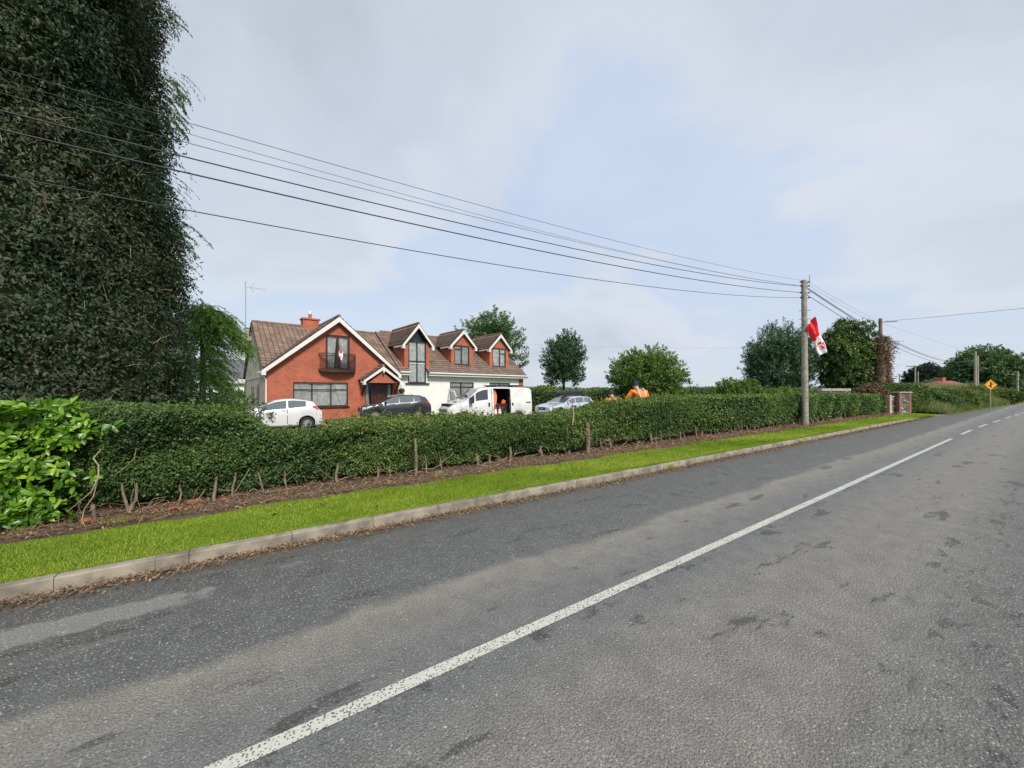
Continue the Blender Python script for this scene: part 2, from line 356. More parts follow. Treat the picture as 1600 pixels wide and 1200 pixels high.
# ------------------------------------------------------------------ ground, road, kerb
def off(s): return -.031*np.log1p(np.exp((np.asarray(s, float)-30)/3))*3
def strip(name, s_list, t0, t1, z0, z1, m, sub=1, zn=0, kind='structure'):
    """a sheet that follows the road; t0/t1 may be functions of s"""
    mb = MB(); n = sub+1; vs = []
    for s in s_list:
        a = t0(s) if callable(t0) else t0; b = t1(s) if callable(t1) else t1; o = float(off(s))
        for k in range(n):
            f = k/sub; vs.append((s, a+(b-a)*f+o, z0+(z1-z0)*f+(random.uniform(-zn, zn) if 0 < k < sub else 0)))
    fs = [(i*n+k, (i+1)*n+k, (i+1)*n+k+1, i*n+k+1) for i in range(len(s_list)-1) for k in range(sub)]
    mb.add(vs, fs); o = mb.build(name, m); o.rotation_euler.z = RANG; return tag(o, kind=kind)
g = MB().add([(-1500,-1500,-.06),(1500,-1500,-.06),(1500,1500,-.06),(-1500,1500,-.06)], [(0,1,2,3)]).build('ground', M['field']); tag(g, kind='structure')
SL = list(np.linspace(-14, 30, 45))+list(np.linspace(32, 80, 25))+list(np.linspace(90, 420, 34))
strip('road', SL, -1.3, 5.03, 0, 0, M['asphalt'])
strip('verge_right', SL, -6, -1.3, .03, .02, M['field'])
strip('road_line', list(np.linspace(-14, 21.6, 40)), 2.19, 2.285, .004, .004, M['paint'])
mb = MB(); k = 24.1
while k < 200:
    a, b = k, k+3.1; o0, o1 = float(off(a)), float(off(b))
    mb.add([(a, 2.19+o0, .004), (b, 2.19+o1, .004), (b, 2.29+o1, .004), (a, 2.29+o0, .004)], [(0,1,2,3)]); k += 5.6
o = mb.build('road_dashes', M['paint']); o.rotation_euler.z = RANG; tag(o, kind='structure')
# kerb: separate stones with open joints, then the curved end at the driveway
mb = MB(); s = -14.0
def kerbstone(a, b, t0=5.03, w_=.125, h=.13):
    j = random.uniform(-.004, .004); c = .012
    vs = []
    for q in (a+.003, b-.003):
        vs += [(q, t0+j, -.05), (q, t0+j+.004, h-c), (q, t0+j+c, h+j*.6), (q, t0+w_, h+j*.6), (q, t0+w_, -.05)]
    mb.add(vs, [(0,5,6,1),(1,6,7,2),(2,7,8,3),(3,8,9,4),(0,1,2,3,4),(9,8,7,6,5)])
while s < 37.9: kerbstone(s, s+.905); s += .905
path = [(38.1, 5.03), (39.0, 5.06), (39.9, 5.2), (40.6, 5.5), (41.0, 5.95), (41.1, 6.5)]
for (a0, b0), (a1, b1) in zip(path, path[1:]):
    mb.bar((a0, b0+.06, .05), (a1, b1+.06, .05), .125, .15)
kb = mb.build('kerb', M['concrete']); kb.rotation_euler.z = RANG; tag(kb, kind='structure')
VL = list(np.linspace(-14, 38, 105))+[39, 40, 40.7, 41]
vend = lambda s: 6.42+.05*math.sin(s*1.7)+.05*math.sin(s*4.3)+.03*math.sin(s*11) if s < 38 else 6.5
o = strip('verge_lawn', VL, lambda s: 5.15 if s < 39 else 5.15+(s-39)**2*.2, vend, .115, .14, M['lawn'], 4, .006)
strip('soil_bed', list(np.linspace(-14, 38.2, 160)), vend, 8.7, .135, .15, M['soil'], 10, .03)
strip('garden_border', [-14, 38.2], 8.68, 11.3, .148, .02, M['soil'])
strip('entrance', [36, 38, 38.3, 46], 5.0, 20, .006, .006, M['drivetar'])
strip('driveway', [-14, 36], 10.0, 24, .0, .0, M['drive'])
# ------------------------------------------------------------------ short lawn grass
def blades(name, s0, s1, t0, t1, n, hgt, wd, m, zf, kind='stuff', lean=.6, clump=0):
    s = rnd(n, s0, s1); t = t0+(t1+.07*np.sin(s*1.7)+.06*np.sin(s*4.3)+.06*np.sin(s*13)*rnd(n)-t0)*rnd(n)
    P = rdn(s, t+off(s), zf(s, t)); a = rnd(n, 0, 6.283); hh = hgt*rnd(n, .5, 1.3)*(1+.35*fnoise(s*2, t*3, 61))*np.where(rnd(n) < .03, 1.9, 1)
    S = np.stack([np.cos(a), np.sin(a), 0*a], -1)*wd[..., None]*.5 if hasattr(wd, '__len__') else np.stack([np.cos(a), np.sin(a), 0*a], -1)*wd*.5
    up = np.stack([rng.normal(size=n)*lean, rng.normal(size=n)*lean, np.ones(n)], -1); T = P+nrm(up)*(hh[:, None] if hasattr(hh, '__len__') else hh)
    V = np.stack([P-S, P+S, T], 1).reshape(-1, 3)
    var = np.clip(.45+.22*fnoise(s*1.1, t*1.4, 5)+.16*fnoise(s*6, t*6, 62)+rng.normal(size=n)*.2, 0, 1)
    return V, var
Vs, vr = [], []
for (a, b, n, hg, wd) in ((-6, 1, 60000, .03, .006), (1, 5, 42000, .034, .008), (5, 12, 42000, .04, .013), (12, 24, 36000, .045, .024), (24, 40.6, 26000, .05, .05)):
    V, v = blades('g', a, b, 5.15, 6.42, n, hg, wd, None, lambda s, t: .112+(t-5.15)*.02)
    Vs.append(V); vr.append(v)
for e in range(1):                                   # ragged lip hanging over the kerb
    n = 15000; s = rnd(n, -5, 22); P = rdn(s, 5.14+rnd(n, 0, .03), .12+0*s); d = nrm(np.stack([rng.normal(size=n)*.5+RU.x*0+.25*-RN.x*2, rng.normal(size=n)*.5-RN.y*.6, .8+0*s], -1))
    a = rdir(n)*.005*(1+s.clip(0)[:, None]*.15); V = np.stack([P-a, P+a, P+d*((.04+.03*fnoise(s*4, 0*s, 71).clip(0))*rnd(n, .5, 1.3)+.001*s.clip(0))[:, None]], 1).reshape(-1, 3); Vs.append(V); vr.append(rnd(n, .2, .8))
V = np.concatenate(Vs); lo = np_mesh('lawn_grass', V, np.arange(len(V)).reshape(-1, 3), np.concatenate(vr), [M['grass']]); tag(lo, kind='stuff')
# ------------------------------------------------------------------ dead leaves and twigs (soil bed and gutter)
def litter(name, n, sf, tf, zf, size):
    s = sf(n); t = tf(n, s); P = rdn(s, t, zf(s, t)); D = rdir(n); D[:, 2] *= .35; Nn = rdir(n)*.6+np.array([0, 0, 1.]); sz = size*rnd(n, .5, 1.4)*(1+np.clip(s, 0, 30)*.035)
    return leaf_geo(P, D, Nn, sz, .55, .2)+(np.where(rnd(n) < .12*np.clip(1+1.5*fnoise(s*1.3, 0*s, 77), 0, 3), rnd(n, .8, 1), rnd(n, 0, .8)),)
def sdist(n): return -5+45*rnd(n)**1.9
A = litter('l', 14000, sdist, lambda n, s: 6.5+2.0*rnd(n)**1.3, lambda s, t: .155+rnd(len(s), 0, .03), .042)
B = litter('l', 9000, sdist, lambda n, s: 5.02-np.abs(rng.normal(size=n))*.09*(1+.7*fnoise(s*3, s*0, 3)), lambda s, t: .008+rnd(len(s), 0, .03), .032)
C_ = litter('l', 60, lambda n: -5+20*rnd(n), lambda n, s: 5.2+1.2*rnd(n), lambda s, t: .15+0*s, .06)
def twigs(n, sf, tf, zf, ln, rad):
    s = sf(n); t = tf(n, s); P = rdn(s, t, zf(s, t)); D = rdir(n); D[:, 2] *= .18; D = nrm(D)*(ln*rnd(n, .4, 1.6))[:, None]; S = nrm(np.cross(D, [0, 0, 1.]))*rad
    U = np.array([0, 0, 1.])*rad*1.2
    return np.stack([P-S, P+S, P+D+S*.5+U*0, P+D-S*.5], 1).reshape(-1, 3)+np.tile(np.stack([0*U, 0*U, U, U]), (n, 1)), np.arange(4*n).reshape(-1, 4), rnd(n, .25, 1)
T1 = twigs(7000, sdist, lambda n, s: 5.0-np.abs(rng.normal(size=n))*.10, lambda s, t: .012+rnd(len(s), 0, .035), .09, .0028)
T2 = twigs(12000, sdist, lambda n, s: 6.5+2.0*rnd(n)**1.4, lambda s, t: .165+rnd(len(s), 0, .03), .13, .004)
def join(*gs):
    Vl, Fl, vl = [], [], []; b = 0
    for V, F, v in gs: Vl.append(V); Fl.append(F+b); vl.append(v); b += len(V)
    return np.concatenate(Vl), np.concatenate(Fl), np.concatenate(vl)
tag(np_mesh('leaf_litter', *join(A, T2, C_), [M['litter']]), kind='stuff')
tag(np_mesh('gutter_litter', *join(B, T1), [M['litter']]), kind='stuff')
for (s_, t_, n_, h_, lab) in ((7.9, 4.98, 260, .13, 'grass weed tuft growing in the gutter below the thick wooden stake'), (15.6, 4.99, 240, .12, 'distant grass weed tuft growing in the gutter before the utility pole'), (3.1, 6.75, 160, .11, 'small green weed in the soil bed below the thin tall stake'), (-1.25, 6.7, 140, .08, 'small green seedling in the soil bed near the laurel')):
    P = rdn(s_+rng.normal(size=n_)*.09, t_+rng.normal(size=n_)*.03, 0*rnd(n_)+(0.0 if t_ < 5.1 else .14)); D = nrm(rng.normal(size=(n_, 3))*.45+np.array([0, 0, 1.])); S = nrm(np.cross(D, rdir(n_)))*.004; V = np.stack([P-S, P+S, P+D*(h_*rnd(n_, .4, 1.1))[:, None]], 1).reshape(-1, 3)
    tag(np_mesh('weed_tuft', V, np.arange(3*n_).reshape(-1, 3), rnd(n_, .1, .8), [M['grass']]), lab, 'weed')
# a few large orange brick shards and stones lying in the soil
for i, (s_, t_, r_, c_) in enumerate([(-1.55, 6.9, .07, 'o'), (-.75, 6.95, .06, 'o'), (-.55, 7.2, .09, 'o'), (-.2, 7.1, .06, 'o'), (-1.45, 7.12, .06, 'g'), (3.15, 6.95, .11, 'g')]):
    bm = bmesh.new(); bmesh.ops.create_icosphere(bm, subdivisions=2, radius=r_)
    for v in bm.verts: v.co *= random.uniform(.75, 1.15); v.co.z *= .5
    me = bpy.data.meshes.new('stone'); bm.to_mesh(me); bm.free()
    if i == 0: M['shard'] = mat('brick_shard', (.30, .10, .045), .9, var=.4, vs=20, bs=.5); M['rock'] = mat('grey_rock', (.12, .12, .105), .9, var=.35, vs=14, bs=.7, bscale=30)
    o = link('brick_shard' if c_ == 'o' else 'rock', me, None, M['shard'] if c_ == 'o' else M['rock'], 40); o.location = rd(s_, t_, .16); o.rotation_euler.z = i*1.3
    lab = ['small orange brick shard beside the first pale stem right of the laurel', 'orange brick shard in the soil left of the second thin stem', 'largest orange brick shard under the hedge between two stems', 'orange brick shard nearest the grass right of the third stem',
           'dark grey rock at the foot of the hedge by the laurel', 'grey-green rock lying in the soil under the middle of the hedge'][i]
    tag(o, lab, 'brick shard' if c_ == 'o' else 'rock', 'orange shards in the soil bed' if c_ == 'o' else None)

# ------------------------------------------------------------------ clipped roadside hedge
HS = [-7, -3, -1.8, -1.0, 0.0, .12, .42, 1.0, 1.9, 3.0, 3.9, 5.3, 6.8, 8.0, 9.1, 11, 15, 26, 38.2]
HZ = [1.62, 1.62, 1.60, 1.56, 1.46, 1.36, 1.10, 1.05, 1.17, 1.15, 1.18, 1.17, 1.13, 1.27, 1.45, 1.53, 1.6, 1.58, 1.54]
def hz_(s): return np.interp(s, HS, HZ)
def hbot(s): return .21+.07*fnoise(np.asarray(s)*2.2, 0*np.asarray(s), 9)+.02*np.clip(s, 0, 10)*.5
def hfront(s, z): return 7.22+.15*fnoise(s*1.6, z*1.6, 4)+.09*fnoise(s*5, z*5, 6)+np.where(z < .7, (.7-z)*.35, 0)
def hback(s): return 8.35+.08*fnoise(s*1.5, 0*s, 12)
hedge = empty('hedge', rd(0, 7.8, .14), 0, 'long dark green clipped hedge running along the grass verge to the stone pier', 'hedge')
gs = []
def hleaf(n, s0, s1, sz, seed):
    out = []
    nf = int(n*.66); s = rnd(nf, s0, s1); top = hz_(s)+.05*fnoise(s*3, 0*s, 2)+.03*fnoise(s*9, 0*s, 14); z = hbot(s)+(top-hbot(s))*rnd(nf)**.9; t = hfront(s, z)+np.abs(rng.normal(size=nf))*.07-.02
    t += np.where(z > top-.12, (z-top+.12)*.7, 0)
    far = rnd(nf) < .05; t = np.where(far, t-rnd(nf, .03, .14), t)
    P = rdn(s, t, z); Nn = -np.array([RN.x, RN.y, 0])*1.0+np.array([0, 0, .55])+rng.normal(size=(nf, 3))*.65
    out.append((P, Nn, s, z))
    nn = n-nf; s = rnd(nn, s0, s1); u = rnd(nn); t = hfront(s, hz_(s))*(1-u)+hback(s)*u; z = hz_(s)+.05*fnoise(s*3, t*3, 2)-np.abs(rng.normal(size=nn))*.04-.10*(2*u-1)**4
    out.append((rdn(s, t, z), np.array([0, 0, 1.])+rng.normal(size=(nn, 3))*.6, s, z))
    P = np.concatenate([o[0] for o in out]); Nn = np.concatenate([o[1] for o in out]); s = np.concatenate([o[2] for o in out]); z = np.concatenate([o[3] for o in out]); n = len(P)
    D = rdir(n)+np.array([0, 0, -.1]); D -= nrm(Nn)*(D*nrm(Nn)).sum(-1, keepdims=True)*.7
    V, F = leaf_geo(P, D, Nn, sz*rnd(n, .6, 1.35), .6, .15)
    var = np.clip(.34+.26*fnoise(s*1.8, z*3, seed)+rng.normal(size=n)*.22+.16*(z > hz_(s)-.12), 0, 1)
    k_ = (fnoise(s*3.7, z*4.5, 91) > -.62) | (rnd(n) < .35); kk = np.repeat(k_, 4); V = V[kk]; F = np.arange(len(V)).reshape(-1, 4); var = var[k_]
    gs.append((V, F, var))
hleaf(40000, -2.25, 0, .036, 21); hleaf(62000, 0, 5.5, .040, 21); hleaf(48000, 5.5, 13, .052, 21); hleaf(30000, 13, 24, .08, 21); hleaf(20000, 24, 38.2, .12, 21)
# end face at the gate and the back face
n = 3000; z = rnd(n, .3, 1.5); t = rnd(n, 7.2, 8.35); gs.append(leaf_geo(rdn(38.2+rng.normal(size=n)*.05, t, z), rdir(n), rdir(n)+np.array([RU.x, RU.y, 0]), .1*rnd(n, .6, 1.3), .6)+(rnd(n, .1, .6),))
n = 16000; s = rnd(n, -6, 38); z = rnd(n)*(hz_(s)-.3)+.3; gs.append(leaf_geo(rdn(s, hback(s), z), rdir(n), rdir(n)*.6+np.array([RN.x, RN.y, .3]), .11*rnd(n, .6, 1.3), .6)+(rnd(n, .1, .6),))
o = np_mesh('foliage', *join(*gs), [M['hedge']], hedge); o.location = -Vector(hedge.location)
# loose young shoots above the clipped top
P, D, Ns, vv = [], [], [], []
for i in range(1300):
    s = random.choice([random.uniform(1.2, 4.5)]*2+[random.uniform(-1, 9.5), random.uniform(7, 38), random.uniform(9, 13)]); t = random.uniform(7.2, 8.3); h0 = float(hz_(s))-.04; Ln = random.uniform(.05, .19)*(1.7 if random.random() < .14 else 1)
    dx, dy = random.gauss(0, .25), random.gauss(0, .25)
    if i > 900: s = -1.6+14*random.random(); h0 = random.uniform(.4, float(hz_(s))); t = float(hfront(np.array(s), np.array(h0)))+.03; dx, dy = -RN.x*1.1+random.gauss(0, .4), -RN.y*1.1+random.gauss(0, .4); Ln = random.uniform(.07, .17)
    for k in range(int(5+Ln*35)):
        f = random.random(); P.append(tuple(rd(s, t, h0+Ln*f)+Vector((dx*f*Ln, dy*f*Ln, 0)))); D.append((random.gauss(0, 1), random.gauss(0, 1), .5)); Ns.append((random.gauss(0, .6), random.gauss(0, .6), 1)); vv.append(random.random())
P, D, Ns, vv = map(np.array, (P, D, Ns, vv)); V, F = leaf_geo(P, D, Ns, (.032+.0015*np.clip(P[:, 1], 0, 30))*rnd(len(P), .6, 1.3), .6)
o = np_mesh('young_shoots', V, F, vv, [M['hedgey']], hedge); o.location = -Vector(hedge.location)
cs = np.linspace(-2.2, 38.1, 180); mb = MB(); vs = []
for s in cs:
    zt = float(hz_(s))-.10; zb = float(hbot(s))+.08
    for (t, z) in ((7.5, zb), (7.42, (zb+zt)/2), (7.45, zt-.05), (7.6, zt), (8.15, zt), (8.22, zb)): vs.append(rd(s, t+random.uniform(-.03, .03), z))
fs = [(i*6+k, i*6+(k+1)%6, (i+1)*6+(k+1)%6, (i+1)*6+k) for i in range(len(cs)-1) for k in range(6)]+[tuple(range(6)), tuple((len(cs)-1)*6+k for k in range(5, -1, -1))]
mb.add(vs, fs); o = mb.build('dark_core', M['core'], hedge); o.location = -Vector(hedge.location)  # solid dark filler, blocks the view through and reads as shade between leaves
# crooked bare stems at the hedge foot
stems = [(-2.3, 7.35, .03), (-1.2, 7.1, .024), (-1.22, 7.1, .022), (-.74, 7.2, .018), (-.3, 7.15, .028), (-.1, 7.2, .02), (.3, 7.2, .02), (.62, 7.3, .018), (1.4, 7.3, .03), (2.05, 7.2, .022), (2.3, 7.25, .02),
         (3.0, 7.15, .022), (3.35, 7.25, .02), (4.2, 7.25, .04), (4.6, 7.35, .035), (5.1, 7.3, .04), (6.1, 7.3, .05), (6.9, 7.2, .05), (8.2, 7.25, .03), (8.6, 7.3, .04), (10.3, 7.15, .045), (10.8, 7.3, .035)]
for k in range(46): stems.append((11+k*.58+random.uniform(-.2, .2), random.uniform(7.2, 7.45), random.uniform(.025, .045)))
for s_, t_, r_ in stems:
    p = [rd(s_, t_, .1)]; x, y = s_, t_; z = .1
    for q in range(4): x += random.uniform(-.03, .03); y += random.uniform(-.01, .05); z += random.uniform(.08, .12); p.append(rd(x, y, z))
    r_ *= .8; mb = MB().tube(p, [r_*1.25, r_, r_*.95, r_*.85, r_*.7], 7)
    if random.random() < .5:
        b = p[1]; mb.tube([b, b+RU*random.uniform(-.14, .14)+Vector((0, 0, .1)), b+RU*random.uniform(-.2, .2)+Vector((0, 0, .24))], [r_*.5, r_*.4, r_*.3], 5)
    o = mb.build('stem', M['stem'], hedge, 60); o.location = -Vector(hedge.location)
# bare thin twig tangles near the foot
mb = MB()
for i in range(300):
    s = -3+33*random.random()**1.5; t = random.uniform(6.95, 7.6); p = rd(s, t, random.uniform(.14, .3)); d = Vector((random.gauss(0, 1), random.gauss(0, 1), random.gauss(.3, .5))).normalized()
    l = random.uniform(.12, .4); q = p+d*l*.5+Vector((0, 0, random.uniform(-.03, .05))); e = q+d*l*.5+Vector((random.gauss(0, .04), random.gauss(0, .04), random.gauss(0, .04)))
    p.z, q.z, e.z = max(p.z, .15), max(q.z, .15), max(e.z, .15); r = .004+s*.0003
    mb.tube([p, q, e], [r, r*.8, r*.5], 3, cap=False)
o = mb.build('twigs', M['twig'], hedge); o.location = -Vector(hedge.location); tag(o, kind='stuff')
# wooden stakes standing at the hedge
for i, (s_, t_, h_, r_, lab) in enumerate([(-1.52, 7.02, .32, .022, 'short pale wooden stake in the soil just right of the laurel'), (2.72, 7.02, .86, .026, 'thin pale stake reaching halfway up the middle of the hedge'), (7.35, 7.0, .95, .06, 'thick rough wooden stake at the gap in the hedge')]):
    mb = MB().tube([rd(s_, t_, .08), rd(s_+.01, t_, h_*.5), rd(s_-.01, t_+.01, h_)], [r_*1.05, r_, r_*.92], 9)
    mb.tube([rd(s_, t_-r_*.5, h_*.55), rd(s_+.05, t_-r_*1.2, h_*.55+.06)], [r_*.35, r_*.2], 5)
    tag(mb.build('wooden_stake', M['stem'], None, 40), lab, 'stake', 'wooden stakes along the hedge')
mb = MB().tube([rd(6.9, 7.1, .9), rd(6.93, 7.08, 1.2), rd(6.9, 7.1, 1.46)], [.018, .016, .014], 6); tag(mb.build('wooden_cane', M['twig'], None, 40), 'slim pale cane poking up in the hedge above the thick stake', 'cane')
# bent dead branch leaning out of the hedge beside the laurel
mb = MB(); a = lambda x, y, Y: at(x, y, Y)
mb.tube([a(158, 702, 4.75), a(146, 716, 4.7), a(154, 727, 4.7), a(154, 746, 4.7), a(143, 768, 4.65), a(122, 786, 4.6), a(104, 800, 4.6)], [.005, .008, .009, .008, .006, .005, .004], 6)
mb.tube([a(152, 752, 4.7), a(146, 776, 4.65), a(132, 795, 4.6), a(128, 812, 4.55), a(134, 824, 4.5)], [.005, .005, .005, .004, .003], 6)
mb.tube([a(213, 700, 5.0), a(210, 716, 5.0), a(196, 730, 5.0), a(180, 742, 5.0)], [.004, .005, .004, .003], 5)
tag(mb.build('dead_branch', M['twig'], None, 60), 'forked pale dead branch hanging down between the laurel and the clipped hedge', 'branch')

# ------------------------------------------------------------------ laurel bush
lau = empty('laurel_bush', rd(-3.2, 7.6, .14), 0, 'bright green laurel bush with large glossy leaves at the left end of the hedge', 'bush')
gs = []; n = 5200
# sprigs: whorls of leaves on a bumpy block
nc = 2000; s = rnd(nc, -6.2, -1.3); top = 1.62+.05*fnoise(s*3, 0*s, 3); z = .22+(top-.22)*rnd(nc)**.95; t = 6.92+.14*fnoise(s*2.2, z*2.2, 8)+np.abs(rng.normal(size=nc))*.08
edge = -1.73+.12*np.sin(z*5+1)+.08*np.sin(z*11)-.25*np.clip(.7-z, 0, 1); keep = (s < edge+rng.normal(size=nc)*.12); s, t, z = s[keep], t[keep], z[keep]
s2 = rnd(420, -6.2, -1.95); t2 = rnd(420, 6.9, 8.3); z2 = 1.60+.05*fnoise(s2*3, t2*3, 3)-rnd(420)*.05
C = np.concatenate([rdn(s, t, z), rdn(s2, t2, z2)]); out = np.concatenate([np.tile([-RN.x, -RN.y, .35], (len(s), 1)), np.tile([0, 0, 1.], (len(s2), 1))])
ax = nrm(out+rng.normal(size=C.shape)*.5)
m_ = 7; Cc = np.repeat(C, m_, 0); A2 = np.repeat(ax, m_, 0); r1 = rdir(len(Cc)); per = nrm(r1-A2*(r1*A2).sum(-1, keepdims=True))
D = nrm(per*1.0+A2*rnd(len(Cc), .15, 1.0)[:, None]+np.array([0, 0, -.12])); Nn = A2+np.array([0, 0, .5])-D*.2
P = Cc-A2*rnd(len(Cc), 0, .09)[:, None]
V, F = big_leaf_geo(P, D, Nn, .108*rnd(len(P), .65, 1.3), .40, .22)
vv = np.clip(np.repeat(.32+.22*rng.normal(size=len(C)), m_)+rng.normal(size=len(P))*.13, 0, 1)
o = np_mesh('foliage', V, F, np.repeat(vv, 8), [M['laurel']], lau, True); o.location = -Vector(lau.location)
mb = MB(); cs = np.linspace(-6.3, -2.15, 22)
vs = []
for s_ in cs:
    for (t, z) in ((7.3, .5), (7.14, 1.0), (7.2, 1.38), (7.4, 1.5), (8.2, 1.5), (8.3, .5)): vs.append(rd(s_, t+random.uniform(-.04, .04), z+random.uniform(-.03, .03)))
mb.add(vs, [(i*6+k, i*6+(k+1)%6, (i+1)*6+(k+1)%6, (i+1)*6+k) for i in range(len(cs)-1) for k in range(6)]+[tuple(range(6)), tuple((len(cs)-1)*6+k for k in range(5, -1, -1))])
o = mb.build('dark_core', M['core'], lau); o.location = -Vector(lau.location)  # added dark filler, coloured as the shaded inside of the bush
for s_ in (-2.0, -2.3, -2.6, -3.0, -3.5):
    o = MB().tube([rd(s_, 7.3, .1), rd(s_+.03, 7.32, .3), rd(s_-.02, 7.4, .6)], [.03, .026, .02], 7).build('stem', M['stem'], lau, 60); o.location = -Vector(lau.location)

# ------------------------------------------------------------------ tall creeper-clad tree at the left edge
TC = Vector((-10.45, 8.0, .1)); ct = empty('creeper_clad_tree', TC, 0, 'very tall dark tree smothered in drooping creeper filling the left edge', 'tree')
def tr(th, z): return 2.42+.26*fnoise(th*2.2, z*.9, 31)+.27*fnoise(th*7, z*2.0, 32)-.24*np.clip((z-6)/4, 0, 1)+.30*np.clip((3.6-z)/2.4, 0, 1)
nc = 9500; th = rnd(nc, -math.pi, math.pi); th = np.where(rnd(nc) < .8, rnd(nc, -2.3, 1.3), th); z = rnd(nc, .2, 12.3)
r = tr(th, z)*(1-np.clip((z-11.2)/3, 0, 1)); r += rng.normal(size=nc)*.06-np.where(rnd(nc) < .2, rnd(nc, 0, .2), 0)-np.where(rnd(nc) < .25, -rnd(nc, 0, .22), 0)
C = np.stack([np.cos(th)*r, np.sin(th)*r, z], -1); O = np.stack([np.cos(th), np.sin(th), 0*th], -1); m_ = 15
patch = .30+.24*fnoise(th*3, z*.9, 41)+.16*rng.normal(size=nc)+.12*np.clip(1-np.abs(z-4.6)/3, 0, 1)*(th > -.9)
Cc = np.repeat(C, m_, 0)+rng.normal(size=(nc*m_, 3))*.085; Oo = np.repeat(O, m_, 0)
D = nrm(Oo*.45+np.array([0, 0, -.55])+rng.normal(size=Cc.shape)*.55); Nn = Oo+np.array([0, 0, .35])+rng.normal(size=Cc.shape)*.4
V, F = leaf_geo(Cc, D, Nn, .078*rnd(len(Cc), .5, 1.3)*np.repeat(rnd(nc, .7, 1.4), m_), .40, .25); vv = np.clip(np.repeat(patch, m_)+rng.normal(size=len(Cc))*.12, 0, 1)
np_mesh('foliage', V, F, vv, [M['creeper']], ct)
n = 90; vs = []; nl = 70
for i in range(nl):
    z = 12.0*i/(nl-1)
    for k in range(n): a = 2*math.pi*k/n-math.pi; rr = (float(tr(a, z))-.15)*(1-max(0, (z-11)/2)); vs.append((math.cos(a)*rr, math.sin(a)*rr, z))
MB().add(vs, [(i*n+k, i*n+(k+1)%n, (i+1)*n+(k+1)%n, (i+1)*n+k) for i in range(nl-1) for k in range(n)]+[tuple((nl-1)*n+k for k in range(n))]).build('dark_core', M['core'], ct)  # opaque shell under the leaves, coloured dark for the shade within
MB().tube([(0, 0, 0), (.05, 0, 5), (0, 0, 11.5)], [.45, .35, .12], 10).build('trunk', M['bark'], ct, 60)
# bare pale twigs on the outside
mb = MB()
for i in range(260):
    a = random.uniform(-1.9, .4); z = random.uniform(1.5, 10); rr = float(tr(a, z))+.03; p = Vector((math.cos(a)*rr, math.sin(a)*rr, z)); d = Vector((random.gauss(0, .5)+math.cos(a)*.2, random.gauss(0, .5)+math.sin(a)*.2, random.choice([1, 1, -1])*random.uniform(.2, 1))).normalized(); l = random.uniform(.12, .45)
    mb.tube([p, p+d*l*.5, p+d*l+Vector((0, 0, random.uniform(-.08, .02)))], [.004, .0035, .002], 3, cap=False)
tag(mb.build('twigs', M['twig'], ct), kind='stuff')
# drooping conifer sprays and trailing tendrils on the right flank
def sprays(specs, size, m_name, parent, name='sprays', dens=85):
    P, D, Nn, vv = [], [], [], []
    for (o0, dirv, ln, n_) in specs:
        for b in range(n_):
            d = (Vector(dirv)+Vector((random.gauss(0, .35), random.gauss(0, .35), random.gauss(0, .25)))).normalized(); l = ln*random.uniform(.5, 1.1); p = Vector(o0)+Vector((random.gauss(0, .1), random.gauss(0, .1), random.gauss(0, .15))); c = random.random()
            st = max(6, int(l*dens))
            for k in range(st):
                f = k/st; q = p+d*l*f+Vector((0, 0, -l*.75*f*f)); tg = d+Vector((0, 0, -1.5*f))
                for e in (-1, 1):
                    sd = Vector((random.gauss(0, 1), random.gauss(0, 1), random.gauss(-.2, .5)))
                    P.append(tuple(q)); D.append(tuple(tg.normalized()*.6+sd.normalized()*.7+Vector((0, 0, -.3)))); Nn.append((random.gauss(0, 1), random.gauss(0, 1), random.gauss(0, 1))); vv.append(min(1, max(0, c*.6+random.random()*.4)))
    P, D, Nn, vv = map(np.array, (P, D, Nn, vv)); V, F = leaf_geo(P, D, Nn, size*rnd(len(P), .6, 1.4), .28, .2)
    return np_mesh(name, V, F, vv, [M[m_name]], parent)
ea = .62
E_ = lambda z, rr=2.55, a=ea: (math.cos(a)*rr, math.sin(a)*rr, z)
spec = [(E_(z, 2.45), (math.cos(ea+.5), math.sin(ea+.5), .35), ln, nb) for z, ln, nb in ((10.9, .35, 6), (9.3, .4, 7), (8.7, .5, 8), (8.3, .4, 7), (5.7, .7, 9), (5.4, .6, 8))]
spec += [(E_(z, 2.5, ea+.35), (math.cos(ea+.5), math.sin(ea+.5), .3), .3, 4) for z in (11.2, 9.0, 8.4)]
sprays(spec, .075, 'treemid', ct)
spec = [(E_(random.uniform(2, 10.5), 2.6, ea+random.uniform(-.5, .5)), (math.cos(ea+.4), math.sin(ea+.4), .2), random.uniform(.25, .55), 2) for i in range(46)]
sprays(spec, .055, 'creeper', ct, 'tendrils', 40)
